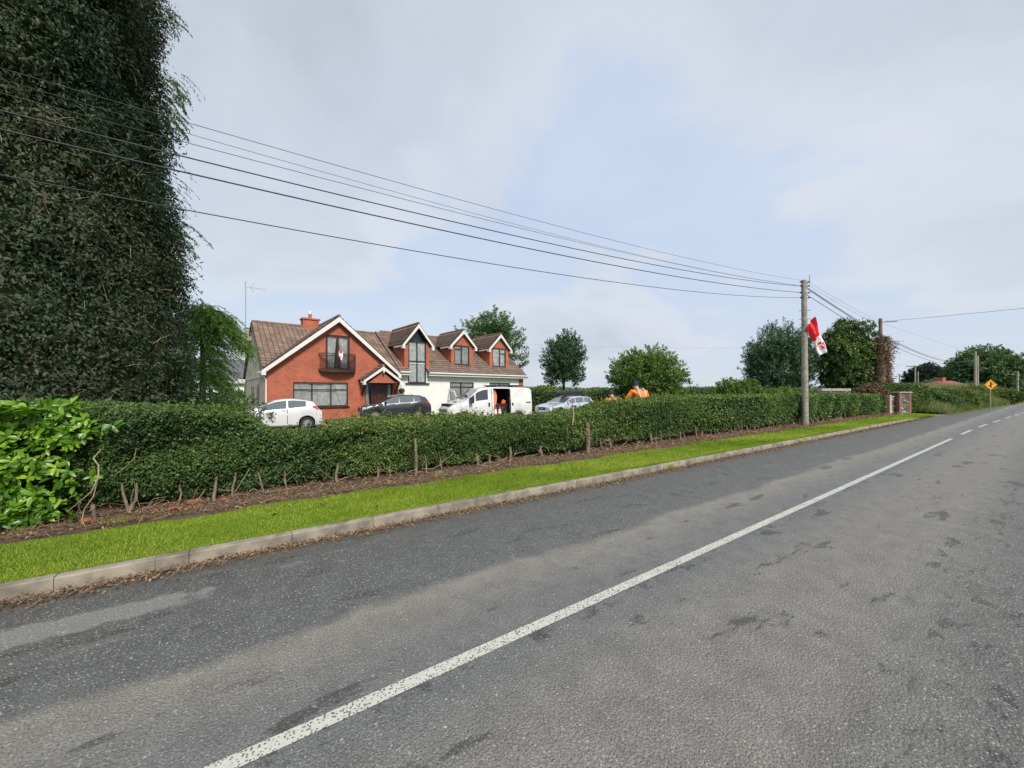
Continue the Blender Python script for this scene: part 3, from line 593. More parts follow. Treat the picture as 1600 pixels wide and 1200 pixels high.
# ------------------------------------------------------------------ trees and bushes
def tree(name, label, cat, x, y, ground, c_z, rad, nb, per, leaf, m_, bl=.9, up=.35, droop=0., shell=.35, trunk_r=.18, trunks=1, group=None, seed=1, wr=.5, powr=2.0, limbs=9, jag=.16, flat=0., core=0.):
    """crown = nb leafy branchlets filling an ellipsoid rad=(rx,ry,rz) centred c_z above ground; real trunk and limbs"""
    rg = np.random.default_rng(seed); rs = random.Random(seed)
    root = empty(name, (x, y, ground), rs.uniform(0, 6), label, cat, group)
    d = nrm(rg.normal(size=(nb, 3))); d[:, 2] = np.where(d[:, 2] < -.8+flat, -d[:, 2]*.6, d[:, 2]); rr = (shell+(1-shell)*rg.uniform(0, 1, nb)**.6)
    bump_ = 1+jag*fnoise(np.arctan2(d[:, 1], d[:, 0])*2.1, d[:, 2]*3, seed)
    rad = np.array(rad); C = d*rr[:, None]*rad*bump_[:, None]
    if powr != 2: C[:, :2] *= (np.clip(1-np.abs(C[:, 2:]/rad[2]), 0, 1)**(powr-2)) if powr > 2 else 1
    axis = nrm(d*np.array([1, 1, .6])+np.array([0, 0, up])+rg.normal(size=(nb, 3))*.3)
    Ln = bl*rg.uniform(.5, 1.3, nb); f = rg.uniform(0, 1, (nb, per)); f = np.sqrt(f)
    P = (C-axis*(Ln*.6)[:, None])[:, None, :]+axis[:, None, :]*(Ln[:, None]*f)[..., None]; P[..., 2] -= droop*(f**2)*Ln[:, None]
    P = P.reshape(-1, 3)+rg.normal(size=(nb*per, 3))*leaf*.55*(1.15-f.reshape(-1, 1))*1.6
    A2 = np.repeat(axis, per, 0); D = nrm(A2*.5+rg.normal(size=P.shape)*.7+np.array([0, 0, -droop*1.2])); Nn = np.array([0, 0, .8])+rg.normal(size=P.shape)*.7+A2*.4
    ls = leaf*rg.uniform(.55, 1.35, len(P)); D = nrm(D); S = nrm(np.cross(D, Nn)); V, F = leaf_geo(P, D, Nn, ls, wr, .2)
    zf = (P[:, 2]/rad[2])
    var = np.clip(.40+np.repeat(.17*rg.normal(size=nb), per)+rg.normal(size=len(P))*.13+.12*zf+.12*fnoise(P[:, 0]*1.1+5, P[:, 2]*1.2+P[:, 1], seed+3), 0, 1)
    V[:, 2] += c_z; np_mesh('crown', V, F, var, [M[m_]], root)
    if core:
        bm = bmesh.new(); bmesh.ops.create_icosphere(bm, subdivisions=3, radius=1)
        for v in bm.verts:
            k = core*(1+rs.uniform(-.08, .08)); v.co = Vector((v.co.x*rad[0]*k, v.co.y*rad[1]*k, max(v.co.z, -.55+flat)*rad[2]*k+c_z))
        me = bpy.data.meshes.new('dark_core'); bm.to_mesh(me); bm.free(); link('dark_core', me, root, M['core'])  # added solid core, its dark colour stands for shade inside the crown
    top = c_z+rad[2]*.35; mb = MB()
    for q in range(trunks):
        ox, oy = (rs.uniform(-.3, .3), rs.uniform(-.3, .3)) if trunks > 1 else (0, 0)
        mb.tube([(ox*.4, oy*.4, -.1), (ox, oy, c_z*.35), (ox*1.8+rs.uniform(-.1, .1), oy*1.8, c_z*.8), (ox*2.4, oy*2.4, top)], [trunk_r*1.25, trunk_r, trunk_r*.7, trunk_r*.25], 8)
    mb.build('trunk', M['bark'], root, 60)
    for q in range(limbs):
        a = 6.283*q/limbs+rs.uniform(-.3, .3); z0 = c_z*rs.uniform(.35, .9); e = Vector((math.cos(a)*rad[0]*.7, math.sin(a)*rad[1]*.7, c_z+rad[2]*rs.uniform(-.3, .6))); s0 = Vector((0, 0, z0)); mid = s0.lerp(e, .5)+Vector((0, 0, -.1*rad[2]))
        MB().tube([s0, mid, e], [trunk_r*.5, trunk_r*.3, trunk_r*.1], 6).build('limb', M['bark'], root, 60)
    return root
def tpos(px, Y): return (px-800)*Y/600, Y
def zimg(py, Y): return EYE-(py-612)*Y/600
# ash-like tree behind the right dormer
x, y = tpos(768, 48); tree('garden_tree', 'tall dark green tree rising behind the right end of the house roof', 'tree', x, y, 0, 6.9, (4.0, 3.9, 5.1), 900, 40, .25, 'treemid', 1.7, .75, .1, .3, .25, seed=3, jag=.22, wr=.42)
x, y = tpos(881, 42); tree('garden_tree', 'dark oval tree standing free above the silver estate car', 'tree', x, y, 0, 4.9, (2.3, 2.2, 3.2), 1000, 42, .16, 'treedark', 1.1, .7, .0, .3, .16, seed=5, wr=.5, jag=.24)
x, y = tpos(1010, 33); tree('garden_tree', 'broad light green tree spreading behind the workers in orange', 'tree', x, y, 0, 3.15, (3.3, 3.1, 2.2), 1200, 40, .15, 'treelight', 1.3, .25, .05, .3, .14, trunks=3, seed=8, wr=.5, jag=.18)
x, y = tpos(1219, 36); tree('garden_tree', 'dark round tree with spiky upright shoots just left of the flag pole', 'tree', x, y, 0, 4.1, (3.0, 3.0, 3.6), 1500, 40, .17, 'treedark', 1.5, 1.0, -.05, .3, .2, seed=11, wr=.42, jag=.16)
x, y = tpos(1327, 34); tree('garden_tree', 'dense tree with lime drooping foliage just right of the flag pole', 'tree', x, y, 0, 4.5, (2.15, 2.2, 4.0), 1300, 40, .20, 'lime', .9, -.1, .7, .3, .2, seed=13, wr=.45, jag=.15)
x, y = tpos(1156, 26.5); tree('round_bush', 'light green round bush behind the hedge left of the spiky dark tree', 'bush', x, y, 0, 1.5, (1.75, 1.5, 1.12), 420, 30, .13, 'treelight', .5, .3, 0, .5, .06, trunks=3, seed=17, limbs=5)
x, y = tpos(1228, 25.5); tree('low_bush', 'small pale green bush peeping over the hedge left of the utility pole', 'bush', x, y, 0, 1.35, (.95, .9, .62), 160, 26, .11, 'treelight', .4, .3, 0, .5, .05, trunks=2, seed=18, limbs=4)
x, y = tpos(851, 38); tree('low_bush', 'low yellowish bush behind the van and the roof box', 'bush', x, y, 0, 1.55, (1.7, 1.2, .75), 180, 26, .16, 'hedgey', .5, .3, 0, .5, .05, trunks=2, seed=19, limbs=4)
x, y = tpos(1360, 29.5); tree('dry_shrub', 'brown dry shrub at the foot of the creeper-wrapped pole', 'shrub', x, y, 0, 1.55, (.9, .8, .8), 180, 28, .13, 'deadivy', .5, .5, 0, .4, .05, trunks=2, seed=20, limbs=5)
x, y = tpos(1095, 30); tree('low_bush', 'low dark green bush on the skyline beyond the clipped hedge', 'bush', x, y, 0, 1.4, (1.5, 1, .6), 150, 26, .13, 'treemid', .5, .3, 0, .5, .05, trunks=2, seed=22, limbs=4)
# weeping conifer beside the creeper tree
wc = empty('weeping_conifer', (-12.6, 15.6, 0), 0, 'green weeping conifer with hanging sprays between the creeper-clad tree and the house', 'tree')
spec = []
for i in range(250):
    z = random.uniform(.6, 5.2); a = random.uniform(0, 6.283); k = 1.05*(1-(z-1)/5.2)
    spec.append(((math.cos(a)*k*.55, math.sin(a)*k*.55, z), (math.cos(a), math.sin(a), .25), .75+.5*(1-z/5), 5))
for i in range(90):
    f = random.random(); spec.append(((.1+1.35*f, random.uniform(-.3, .3), 4.95-1.45*f*f), (.75, random.uniform(-.4, .4), .05), .75, 4))
sprays(spec, .085, 'conifer', wc, 'crown', 34)
MB().tube([(0, 0, -.1), (.05, 0, 2.5), (.0, 0, 4.4), (.25, 0, 5.1), (.8, 0, 5.0), (1.4, 0, 4.2), (1.6, 0, 3.6)], [.13, .1, .06, .045, .035, .025, .015], 8).build('trunk', M['bark'], wc, 60)
x, y = tpos(385, 21.5); 
tree('low_bush', 'dark low bush in the gap left of the grey gable wall', 'bush', *tpos(374, 31), 0, 1.0, (1.0, .8, .9), 140, 26, .13, 'treemid', .5, .3, 0, .5, .05, trunks=2, seed=23, limbs=4)
tree('garden_shrub', 'dark shrub under the weeping conifer behind the tall end of the hedge', 'shrub', -9.9, 12.6, 0, .95, (1.9, .7, .85), 260, 30, .07, 'treemid', .5, .3, 0, .5, .05, trunks=2, seed=24, limbs=4)
# clipped hedges at the back of the garden and by the gate
def boxhedge(name, label, p0, p1, h, wd, n, leaf, m_, seed=1, rnd_top=.1):
    rg = np.random.default_rng(seed); p0, p1 = Vector(p0), Vector(p1); d = (p1-p0); Ln = d.length; d.normalize(); s = Vector((-d.y, d.x, 0))
    root = empty(name, (p0+p1)/2, math.atan2(d.y, d.x), label, 'hedge')
    A_ = 2*(Ln+wd)*h+Ln*wd; u = rg.uniform(-Ln/2, Ln/2, n); sel = rg.uniform(0, 1, n); v = np.where(sel < .4, -wd/2, np.where(sel < .7, rg.uniform(-wd/2, wd/2, n), wd/2)); z = np.where((sel >= .4) & (sel < .7), h, rg.uniform(.05, 1, n)*h)
    e = (sel > .93); u = np.where(e, np.sign(rg.uniform(-1, 1, n))*Ln/2, u); v = np.where(e, rg.uniform(-wd/2, wd/2, n), v)
    z = z*(1-rnd_top*np.clip((np.abs(u)-Ln/2+.8)/.8, 0, 1)**2); P = np.stack([u, v, z+.04*fnoise(u*1.5, v, seed)], -1)+rg.normal(size=(n, 3))*.04
    Nn = np.stack([0*u, np.sign(v)*.8, .6+0*u], -1)+rg.normal(size=(n, 3))*.5; V, F = leaf_geo(P, rdir(n), Nn, leaf*rg.uniform(.6, 1.4, n), .55)
    np_mesh('foliage', V, F, np.clip(.4+.2*fnoise(u*1.3, z*2, seed)+rg.normal(size=n)*.18, 0, 1), [M[m_]], root)
    MB().box(-Ln/2+.15, Ln/2-.15, -wd/2+.1, wd/2-.1, 0, h*.9-.05).build('dark_core', M['core'], root)  # dark filler box, interior shade is in its colour
boxhedge('garden_hedge', 'clipped dark green garden hedge behind the silver estate car', at(800, 612, 37).xy.to_3d(), at(964, 612, 33).xy.to_3d(), 1.72, .8, 16000, .16, 'hedge', 2)
boxhedge('garden_hedge', 'long bright green field hedge on the skyline behind the right half of the roadside hedge', at(966, 612, 34).xy.to_3d(), at(1262, 612, 34).xy.to_3d(), 1.95, .8, 20000, .16, 'treelight', 3)
boxhedge('gate_hedge', 'tall dense clipped evergreen hedge rising behind the stone gate pier', (28.6, 30.6, 0), (33.8, 32.0, 0), 2.3, 1.6, 16000, .14, 'hedge', 4, .3)
boxhedge('gate_hedge', 'dark evergreen hedge between the creeper-wrapped pole and the gate pier', (30.3, 33.0, 0), (33.2, 34.5, 0), 2.75, 1.8, 7000, .15, 'treedark', 5, .3)
# ------------------------------------------------------------------ rubble stone gate
def stone():
    m, p, o = newmat('rubble_stone'); co = objc(); mp = N('ShaderNodeMapping'); L(co, mp.inputs[0]); mp.inputs['Scale'].default_value = (2.6, 2.6, 8.5)
    v = N('ShaderNodeTexVoronoi'); L(mp.outputs[0], v.inputs['Vector']); v.inputs['Scale'].default_value = 1.3
    v2 = N('ShaderNodeTexVoronoi'); v2.feature = 'DISTANCE_TO_EDGE'; L(mp.outputs[0], v2.inputs['Vector']); v2.inputs['Scale'].default_value = 1.3
    s = N('ShaderNodeSeparateColor'); L(v.outputs['Color'], s.inputs[0])
    c = ramp(s.outputs[0], [(0, (.07, .06, .055)), (.45, (.16, .125, .11)), (.75, (.24, .21, .18)), (1, (.52, .50, .44))], 'LINEAR')
    L(mixc(ramp(v2.outputs['Distance'], [(.03, g1(1)), (.08, g1(0))]), c, (.10, .09, .08)), p.inputs['Base Color']); p.inputs['Roughness'].default_value = .95
    bump(ramp(v2.outputs['Distance'], [(0, g1(0)), (.2, g1(1))]), p, 1, .05); return m
M['stone'] = stone(); M['quoin'] = mat('old_brick', (.27, .13, .095), .9, var=.4, vs=14); M['coping'] = mat('coping_stone', (.40, .38, .33), .9, var=.3, vs=8, bs=.6)
pz = Vector((28.85, 29.2, 0)); gate = empty('stone_gate_wall', (28.55, 29.0, 0), R_(14), 'rubble stone entrance wall with a taller brick-edged pier at the driveway', 'gate wall')
mb = MB(); mb.box(.55, 1.78, -.25, .25, 0, 1.66, 0); mb.build('pier', M['stone'], gate)
mb = MB()
for k in range(19):
    z0 = .02+k*.086; o1 = .20 if k % 2 else .12
    for (xx, w_) in ((.55, o1), (1.78-o1, o1)): mb.box(xx-.004, xx+w_+.004, -.262, -.10, z0, z0+.074)
mb.build('brick_quoins', M['quoin'], gate)
mb = MB()
for k in range(7): mb.box(.50+k*.19, .50+k*.19+.18, -.31, .31, 1.66, 1.74+random.uniform(-.02, .02))
mb.build('coping', M['coping'], gate)
MB().box(-.35, .55, .05, .40, 0, 1.36).build('side_wall', M['stone'], gate)
mb = MB()
for k in range(6): mb.box(-.35+k*.15, -.35+k*.15+.14, .0, .45, 1.36, 1.43+random.uniform(-.02, .02))
mb.build('side_coping', M['coping'], gate)
ep = empty('brick_gate_post', (27.35, 27.85, 0), R_(14), 'slim weathered brick end post where the roadside hedge stops', 'gate post'); mb = MB()
for k in range(17): mb.box(-.11+.006*(k % 2), .11-.006*(k % 2), -.11, .11, .01+k*.088, .08+k*.088)
M['palebrick'] = mat('pale_brick', (.46, .36, .27), .9, var=.35, vs=16); mb.build('shaft', M['palebrick'], ep); MB().box(-.095, .095, -.095, .095, 0, 1.5).build('mortar_core', M['coping'], ep)
lw = empty('low_stone_wall', at(1280, 612, 30).xy.to_3d(), .04, 'stretch of low rubble wall with pale coping seen above the hedge right of the pole', 'wall'); MB().box(0, 2.35, -.2, .2, 0, 1.82).build('wall', M['stone'], lw); mb = MB()
for k in range(9): mb.box(k*.262, k*.262+.25, -.24, .24, 1.82, 2.0+random.uniform(-.02, .02))
mb.build('coping', M['coping'], lw)
mb = MB().add([(38.0, 35.9, 0)], []); mb = MB()
a_, b_ = rd(45.5, 4.9), rd(49.5, 4.75); mb.bar((a_.x, a_.y, .07), (b_.x, b_.y, .07), .15, .14); tag(mb.build('kerb_far', M['coping']), kind='structure')
M['olive'] = leafmat('olive_leaf', G_((.07, .11, .03), (.13, .18, .05), (.22, .26, .09)), .6, .3)
# ------------------------------------------------------------------ overgrown verge beyond the driveway
vs = []; ns = 60; ntt = 9; SS = np.linspace(44, 200, ns)
def bank(s, t): return .05+np.clip((t-5)/4, 0, 1)**1.0*np.interp(s, [44, 47, 60, 100, 200], [.4, 1.1, 1.45, 2.2, 3.6])
for s in SS:
    for k in range(ntt): t = 5.0+k*1.6; p = rd(s, t+float(off(s)), float(bank(s, t))*(1+.12*float(fnoise(np.array(s*.7), np.array(t*.8), 3)))-.03); vs.append(p)
o = MB().add(vs, [(i*ntt+k, i*ntt+k+1, (i+1)*ntt+k+1, (i+1)*ntt+k) for i in range(ns-1) for k in range(ntt-1)]).build('verge_bank', M['field'], None, 180); tag(o, kind='structure')
gsV, gsv = [], []
for (a, b, n, hg, wd) in ((44, 60, 34000, .62, .04), (60, 90, 30000, .8, .07), (90, 190, 24000, .9, .13)):
    s = rnd(n, a, b); t = 5.15+6.5*rnd(n)**1.2; P = rdn(s, t+off(s), bank(s, t)-.05); c = fnoise(s*1.2, t*1.2, 8); an = rnd(n, 0, 6.283); S = np.stack([np.cos(an), np.sin(an), 0*an], -1)*wd*.5
    T = P+nrm(np.stack([rng.normal(size=n)*.35, rng.normal(size=n)*.35, np.ones(n)], -1))*(hg*rnd(n, .4, 1.2)*(1+.5*c)*np.clip((t-4.6)*1.2, .3, 1))[:, None]
    gsV.append(np.stack([P-S, P+S, T], 1).reshape(-1, 3)); gsv.append(np.clip(.4+.35*c+rng.normal(size=n)*.15, 0, 1))
V = np.concatenate(gsV); tag(np_mesh('long_grass', V, np.arange(len(V)).reshape(-1, 3), np.concatenate(gsv), [M['longgrass']]), kind='stuff')
for i, (px, Y, r, h, m_, lab) in enumerate([(1461, 33, 1.15, 1.15, 'treemid', 'dark thicket bush right beside the gate pier and its hedge'), (1481, 37, 1.5, 1.3, 'treelight', 'yellow-green bush on the verge below the red-tiled roof'), (1504, 42, 1.7, 1.2, 'treelight', 'wide light bush on the verge left of the yellow sign'), (1520, 50, 2.0, 1.4, 'treemid', 'dull green bush on the verge just left of the yellow sign'),
     (1570, 52, 1.2, 1.1, 'treemid', 'dark green bush on the verge just right of the yellow sign'), (1590, 68, 2.2, 1.1, 'treelight', 'pale bush at the foot of the far poles near the frame edge')]):
    x, y = tpos(px, Y); tree('verge_bush', lab, 'bush', x, y, .15+.2*(i > 2), h*.62, (r*1.3, r, h*.8), 320, 28, .14+.02*i, m_ if m_ == 'treemid' and i == 0 else 'olive', .6, .4, 0, .5, .05, trunks=2, group='bushes on the overgrown verge', seed=40+i, limbs=4)
# ------------------------------------------------------------------ distance
x, y = tpos(1537, 72); tree('broad_tree', 'big broad dark tree behind the twin poles on the right', 'tree', x, y, 0, 5.3, (5.9, 5, 4.4), 1000, 34, .42, 'treemid', 2.2, .3, 0, .3, .4, seed=61, jag=.28, core=.6)
x, y = tpos(1507, 88); tree('broad_tree', 'lower dark tree at the left shoulder of the big broad tree', 'tree', x, y, 0, 4.6, (3.4, 3.4, 3.9), 500, 32, .42, 'treedark', 1.6, .3, 0, .3, .3, seed=62, core=.6)
def umb(name, lab, px, Y, r, zt, hh, seed, bare=False):
    x, y = tpos(px, Y); return tree(name, lab, 'tree', x, y, 0, zt-hh*.9, (r, r, hh), 700, 30, .55, 'pine', 1.5, .3, 0, .5, .5, seed=seed, jag=.08, flat=.35, core=.8, group='umbrella pines on the skyline')
umb('umbrella_pine', 'large dome-shaped dark pine on the skyline behind the far T-shaped pole', 1444, 150, 6.3, 11.8, 6.5, 71)
umb('umbrella_pine', 'second dome-shaped dark pine left of the big broad tree', 1495, 160, 5.0, 12.8, 7.5, 72)
umb('umbrella_pine', 'small flat-topped lone pine sticking up at the far right skyline', 1577, 140, 1.8, 14.0, 1.5, 73)
for i, (px, Y, rx, h, m_, lab) in enumerate([(1462, 125, 3.5, 5.5, 'treedark', 'dark tree under the skyline dome pine'), (1432, 120, 5, 3.6, 'treedark', 'low dark tree behind the clipped gate hedge'), (1595, 120, 6, 10.0, 'pine', 'dark tree mass at the right frame edge'), (1570, 130, 5, 9.0, 'pine', 'dark tree beneath the small lone pine'), (1556, 110, 4, 6.5, 'treedark', 'dark tree just right of the big broad tree'),
     (1610, 80, 3, 3.2, 'treedark', 'dark low tree behind the two rightmost poles'), (1627, 110, 7, 9.5, 'pine', 'dark tree continuing just outside the right frame edge')]):
    x, y = tpos(px, Y); tree('distant_tree', lab, 'tree', x, y, 0, h*.52, (rx, rx, h*.5), 420, 28, .55, m_, 1.8, .3, 0, .4, .35, seed=80+i, jag=.2, core=.75, group='dark trees on the right skyline')
# a far tree belt, one mass
P = []; n = 26000
a = rnd(n, -1.05, 1.15); rr = 330+60*fnoise(a*9, 0*a, 5)+rnd(n, -12, 12); hh = (5.2+2.6*fnoise(a*40, 0*a, 6)+1.2*fnoise(a*130, 0*a, 7)); hh = np.maximum(hh, 2.5)*np.where(np.abs(a) < .6, .72, 1)
P = np.stack([np.sin(a)*rr, np.cos(a)*rr, hh*rnd(n)**.7], -1); V, F = leaf_geo(P, rdir(n), rdir(n), 2.0*rnd(n, .6, 1.4), .6)
tag(np_mesh('distant_woodland', V, F, rnd(n, .2, .9), [M['treemid']]), kind='stuff')
M['hill'] = mat('far_hill', (.10, .13, .12), 1, var=.2, vs=.02)
mb = MB(); na = 90; vs = []
for i in range(na):
    a = -1.3+2.6*i/(na-1); h = 16+22*max(0, math.exp(-((a+.6)/.16)**2))+7*float(fnoise(np.array(a*6), np.array(0.), 15)); 
    for k, (r_, z_) in enumerate(((1000, -2), (1150, max(6, h)*.8), (1300, max(6, h)), (1420, -2))): vs.append((math.sin(a)*r_, math.cos(a)*r_, z_))
mb.add(vs, [(i*4+k, i*4+k+1, (i+1)*4+k+1, (i+1)*4+k) for i in range(na-1) for k in range(3)]); tag(mb.build('hills', M['hill'], None, 180), kind='structure')
# red-tiled bungalow roof beyond the verge
x0, x1 = at(1444, 0, 62).x, at(1500, 0, 62).x; rh = empty('bungalow', ((x0+x1)/2, 62, 0), .2, 'low bungalow with a red-tiled hipped roof and brick chimney beyond the verge', 'bungalow')
M['redtile'] = mat('red_roof_tile', (.20, .085, .065), .9, var=.25, vs=4, bs=.5, bscale=12); hw = (x1-x0)/2+.6
MB().box(-hw+.4, hw-.4, -2.6, 2.6, 0, 2.35).build('wall', M['render'], rh)
rf = MB().add([(-hw, -3, 2.3), (hw, -3, 2.3), (hw, 3, 2.3), (-hw, 3, 2.3), (-hw+1.9, 0, 3.45), (hw-1.5, 0, 3.55)], [(0,1,5,4),(1,2,5),(2,3,4,5),(3,0,4),(0,3,2,1)]).build('roof', M['redtile'], rh)
MB().box(-.55, .05, -.4, .3, 3.0, 3.95).box(-.6, .1, -.45, .35, 3.95, 4.03).build('chimney', M['brick'], rf)
# white neighbour house glimpsed left of the grey gable
nh = empty('white_house', (-31.6, 42, 0), R_(40), 'white house with grey slate roof glimpsed left of the grey gable wall', 'house')
M['slate'] = mat('slate', (.10, .11, .12), .7, var=.3, vs=6)
MB().box(-5.5, 1.9, 0, 8, 0, 2.9).build('wall', M['render'], nh); MB().add([(-5.9,-.4,2.85),(2.3,-.4,2.85),(2.3,8.4,2.85),(-5.9,8.4,2.85),(-5.9,4,5.6),(2.3,4,5.6)], [(0,1,5,4),(2,3,4,5),(1,2,5),(3,0,4),(0,3,2,1)]).build('roof', M['slate'], nh)
MB().box(1.9, 2.4, -.42, -.38, 2.75, 2.95).box(-5.9, 2.35, -.47, -.42, 2.68, 2.92).build('fascia', M['white'], nh)

# ------------------------------------------------------------------ poles and wires
M['poleW'] = mat('weathered_pole', (.29, .265, .225), .9, var=.3, vs=6, bs=.6, bscale=30); M['poleR'] = mat('brown_pole', (.20, .12, .10), .9, var=.3, vs=4)
up = empty('utility_pole', (14.2, 18.6, .05), 0, 'tall grey wooden utility pole at the hedge with a red and white flag', 'utility pole')
mb = MB().tube([(0,0,0),(-.01,0,1.8),(-.03,0,4.5),(-.06,0,7.1)], [.142,.134,.124,.112], 16); mb.build('shaft', M['poleW'], up, 60)
def cable_y(s, t): v = rd(s, t); return v
for z, nm in ((7.02, 'a'), (6.83, 'a'), (6.5, 'b'), (6.26, 'b')):
    mb = MB().bar((-.21, 0, z-.02), (.19, -.0, z-.02), .03, .03); mb.lathe([(.0,-.03),(.04,-.03),(.045,0),(.03,.03),(.0,.05)], (.19,0,z), 'z', 8).lathe([(.0,-.03),(.04,-.03),(.045,0),(.03,.03),(.0,.05)], (-.21,0,z), 'z', 8); mb.build('insulator_bracket', M['iron'], up)
MB().tube([(.1,0,6.9),(.2,0,7.1),(.22,0,7.35)], .012, 6).build('lightning_spike', M['iron'], up)
for z in (5.62, 5.2, 4.95): MB().bar((-.30,0,z),(.26,.0,z+.03), .02, .02).build('step_bolt', M['iron'], up)
M['flagred'] = mat('flag_red', (.75, .015, .03), .7, var=.08); M['flagwhite'] = mat('flag_white', (.75, .75, .77), .7, var=.08)
fl = empty('flag', (14.2, 18.4, 4.95), 0, 'red and white flag hanging limp and slanted from the grey utility pole', 'flag')
def flagpatch(u0, u1, v0, v1, o=0., n=10):
    mb = MB(); vs = []
    for side in (0, 1):
        for i in range(n+1):
            for j in range(n+1):
                u = u0+(u1-u0)*i/n; v = v0+(v1-v0)*j/n      # u down the length, v across
                wv = .28+.16*u
                ax = -.02+u*.58; az = .12-u*1.52; px_ = ax+(v-.2)*wv; pz_ = az+(v-.5)*.12*(1-2*u)-(1-v)*.22*(1-u*.4)+(.20*v if u < .3 else .20*v)
                py_ = -.05+.06*math.sin(u*9+v*4)+.06*math.sin(v*11+u*4)-(o+(.004 if side else 0)*0)
                vs.append((px_, py_+(0.004 if side else 0), pz_))
    m_ = (n+1)**2
    for i in range(n):
        for j in range(n):
            a = i*(n+1)+j; mb.f.append((a, a+1, a+n+2, a+n+1)); mb.f.append((m_+a, m_+a+n+1, m_+a+n+2, m_+a+1))
    for i in range(n):
        for (a, b) in ((i, i+1), (n*(n+1)+i+1, n*(n+1)+i)): mb.f.append((a, m_+a, m_+b, b))
        for (a, b) in (((i+1)*(n+1), i*(n+1)), (i*(n+1)+n, (i+1)*(n+1)+n)): mb.f.append((a, m_+a, m_+b, b))
    mb.v = vs; mb.m = [0]*len(mb.f); return mb
flagpatch(0, .5, 0, 1).build('red_half', M['flagred'], fl, 60); wh = flagpatch(.5, 1, 0, 1).build('white_half', M['flagwhite'], fl, 60)
for (u0, u1, v0, v1) in ((.66, .72, .18, .82), (.70, .90, .72, .86), (.77, .80, .34, .62), (.83, .86, .34, .62), (.78, .86, .55, .63)): flagpatch(u0, u1, v0, v1, .006, 4).build('emblem', M['flagred'], wh, 60)
MB().tube([(-.14,.06,.0),(0,-.0,.03),(.05,-.03,-.02)], .01, 5).tube([(.05,-.03,-.02),(.1,.1,.0)], .01, 5).build('tie_cord', M['wire'], fl)
p2 = empty('wrapped_pole', (30.8, 32, 0), 0, 'brown pole thickly wrapped in dead reddish creeper', 'utility pole')
MB().tube([(0,0,0),(-.06,0,4),(-.10,0,7.85)], [.16,.15,.12], 12).build('shaft', M['poleR'], p2, 60)
MB().bar((-.1,0,7.55),(.9,-.4,7.52), .05, .05).build('bracket', M['iron'], p2)
n = 9000; z = 6.35*rnd(n)**.9; a = rnd(n, 0, 6.283); r = np.abs(rng.normal(size=n))*.26*(1+.25*np.sin(z*1.3))+.14; r += np.where(np.cos(a) > 0, .1, 0); r *= np.where(z > 5.9, .6, 1)
P = np.stack([np.cos(a)*r+.05, np.sin(a)*r, z], -1); V, F = leaf_geo(P, nrm(np.stack([np.cos(a), np.sin(a), -.4+0*a], -1)+rng.normal(size=(n, 3))*.5), rdir(n), .16*rnd(n, .5, 1.5), .3); np_mesh('dead_creeper', V, F, rnd(n), [M['deadivy']], p2)
MB().tube([(0,0,0),(.03,0,3),(-.03,0,6.0)], [.32,.36,.2], 10).build('dead_stems', M['twig'], p2, 60)
def pole(name, lab, px, Y, ytop, r, m_='poleW', arm=0, grp=None, kids=True):
    x, y = tpos(px, Y); h = zimg(ytop, Y); o = empty(name, (x, y, 0), 0, lab, 'utility pole', grp); MB().tube([(0,0,0),(0,0,h)], [r, r*.75], 8).build('shaft', M[m_], o, 60)
    if arm: MB().bar((-arm,0,h-.25),(arm,0,h-.2), .12, .14).build('cross_arm', M['iron'], o)
    else: MB().bar((-.3,0,h-.4),(.3,0,h-.4), .06, .06).build('bracket', M['iron'], o)
    return o
gp = 'distant poles along the road'
pole('utility_pole', 'left of the twin grey poles in front of the big broad tree', 1524, 57.8, 549, .17, grp=gp); pole('utility_pole', 'right of the twin grey poles in front of the big broad tree', 1527.5, 62, 556, .16, grp=gp)
pole('utility_pole', 'far pole with a T-shaped cross-arm in front of the dome pine', 1430, 95, 571, .18, arm=2.2, grp=gp); pole('utility_pole', 'slim far pole just right of the T-shaped one', 1434.5, 100, 580, .15, grp=gp)
pole('utility_pole', 'small dark far pole left of the dome pine', 1405.5, 110, 584, .15, 'poleR', grp=gp); pole('utility_pole', 'thin pole second from the right frame edge beyond the sign', 1582, 75, 579, .15, grp=gp)
pole('utility_pole', 'stout pole nearest the right frame edge', 1590, 66, 580, .17, grp=gp); pole('utility_pole', 'faint short pole at the far right among the dark trees', 1595.5, 100, 584, .13, grp=gp)
# wires: s along the road, t offset, heights fitted to the catenary between poles
def wire(name, lab, pts, t, rad, s0, s1, x0=None):
    s_, z_ = [], []
    for px, py in pts: u = px-800; Z = t*1040/(850-u)*(1/1.0); X = u*Z/600; s_.append(X*RU.x+Z*RU.y); z_.append(EYE-(py-612)*Z/600)
    k = np.polyfit(s_, z_, 2, w=[1]*(len(s_)-1)+[6]); n = 70
    o = MB().tube([rd(s, t, float(np.polyval(k, s))) for s in np.linspace(s0, s1, n)], rad, 5).build('overhead_wire', M['wire'], None, 180); return tag(o, lab, 'wire', 'wires strung between the poles')
wire('w', 'topmost thin wire running left from the tip of the grey flag pole', [(0,109),(270,183),(400,221),(700,306.5),(900,360.5),(1080,405),(1253,438)], 7.0, .0045, -30, 22.3)
wire('w', 'second wire from the top, faint, running left of the grey flag pole', [(0,124),(270,201),(400,240),(700,322),(900,374),(1080,417),(1253,446)], 7.12, .0035, -30, 22.3)
wire('w', 'third wire from the top, thin, just above the two thick cables', [(0,146),(270,217.5),(400,251),(700,327.5),(900,376),(1080,418.5),(1253,447)], 6.9, .0045, -30, 22.3)
wire('w', 'upper of the two thick black cables running left from the flag pole', [(0,173),(270,239),(400,272),(700,345),(900,389.5),(1080,423.5),(1253,447)], 7.1, .010, -30, 22.3)
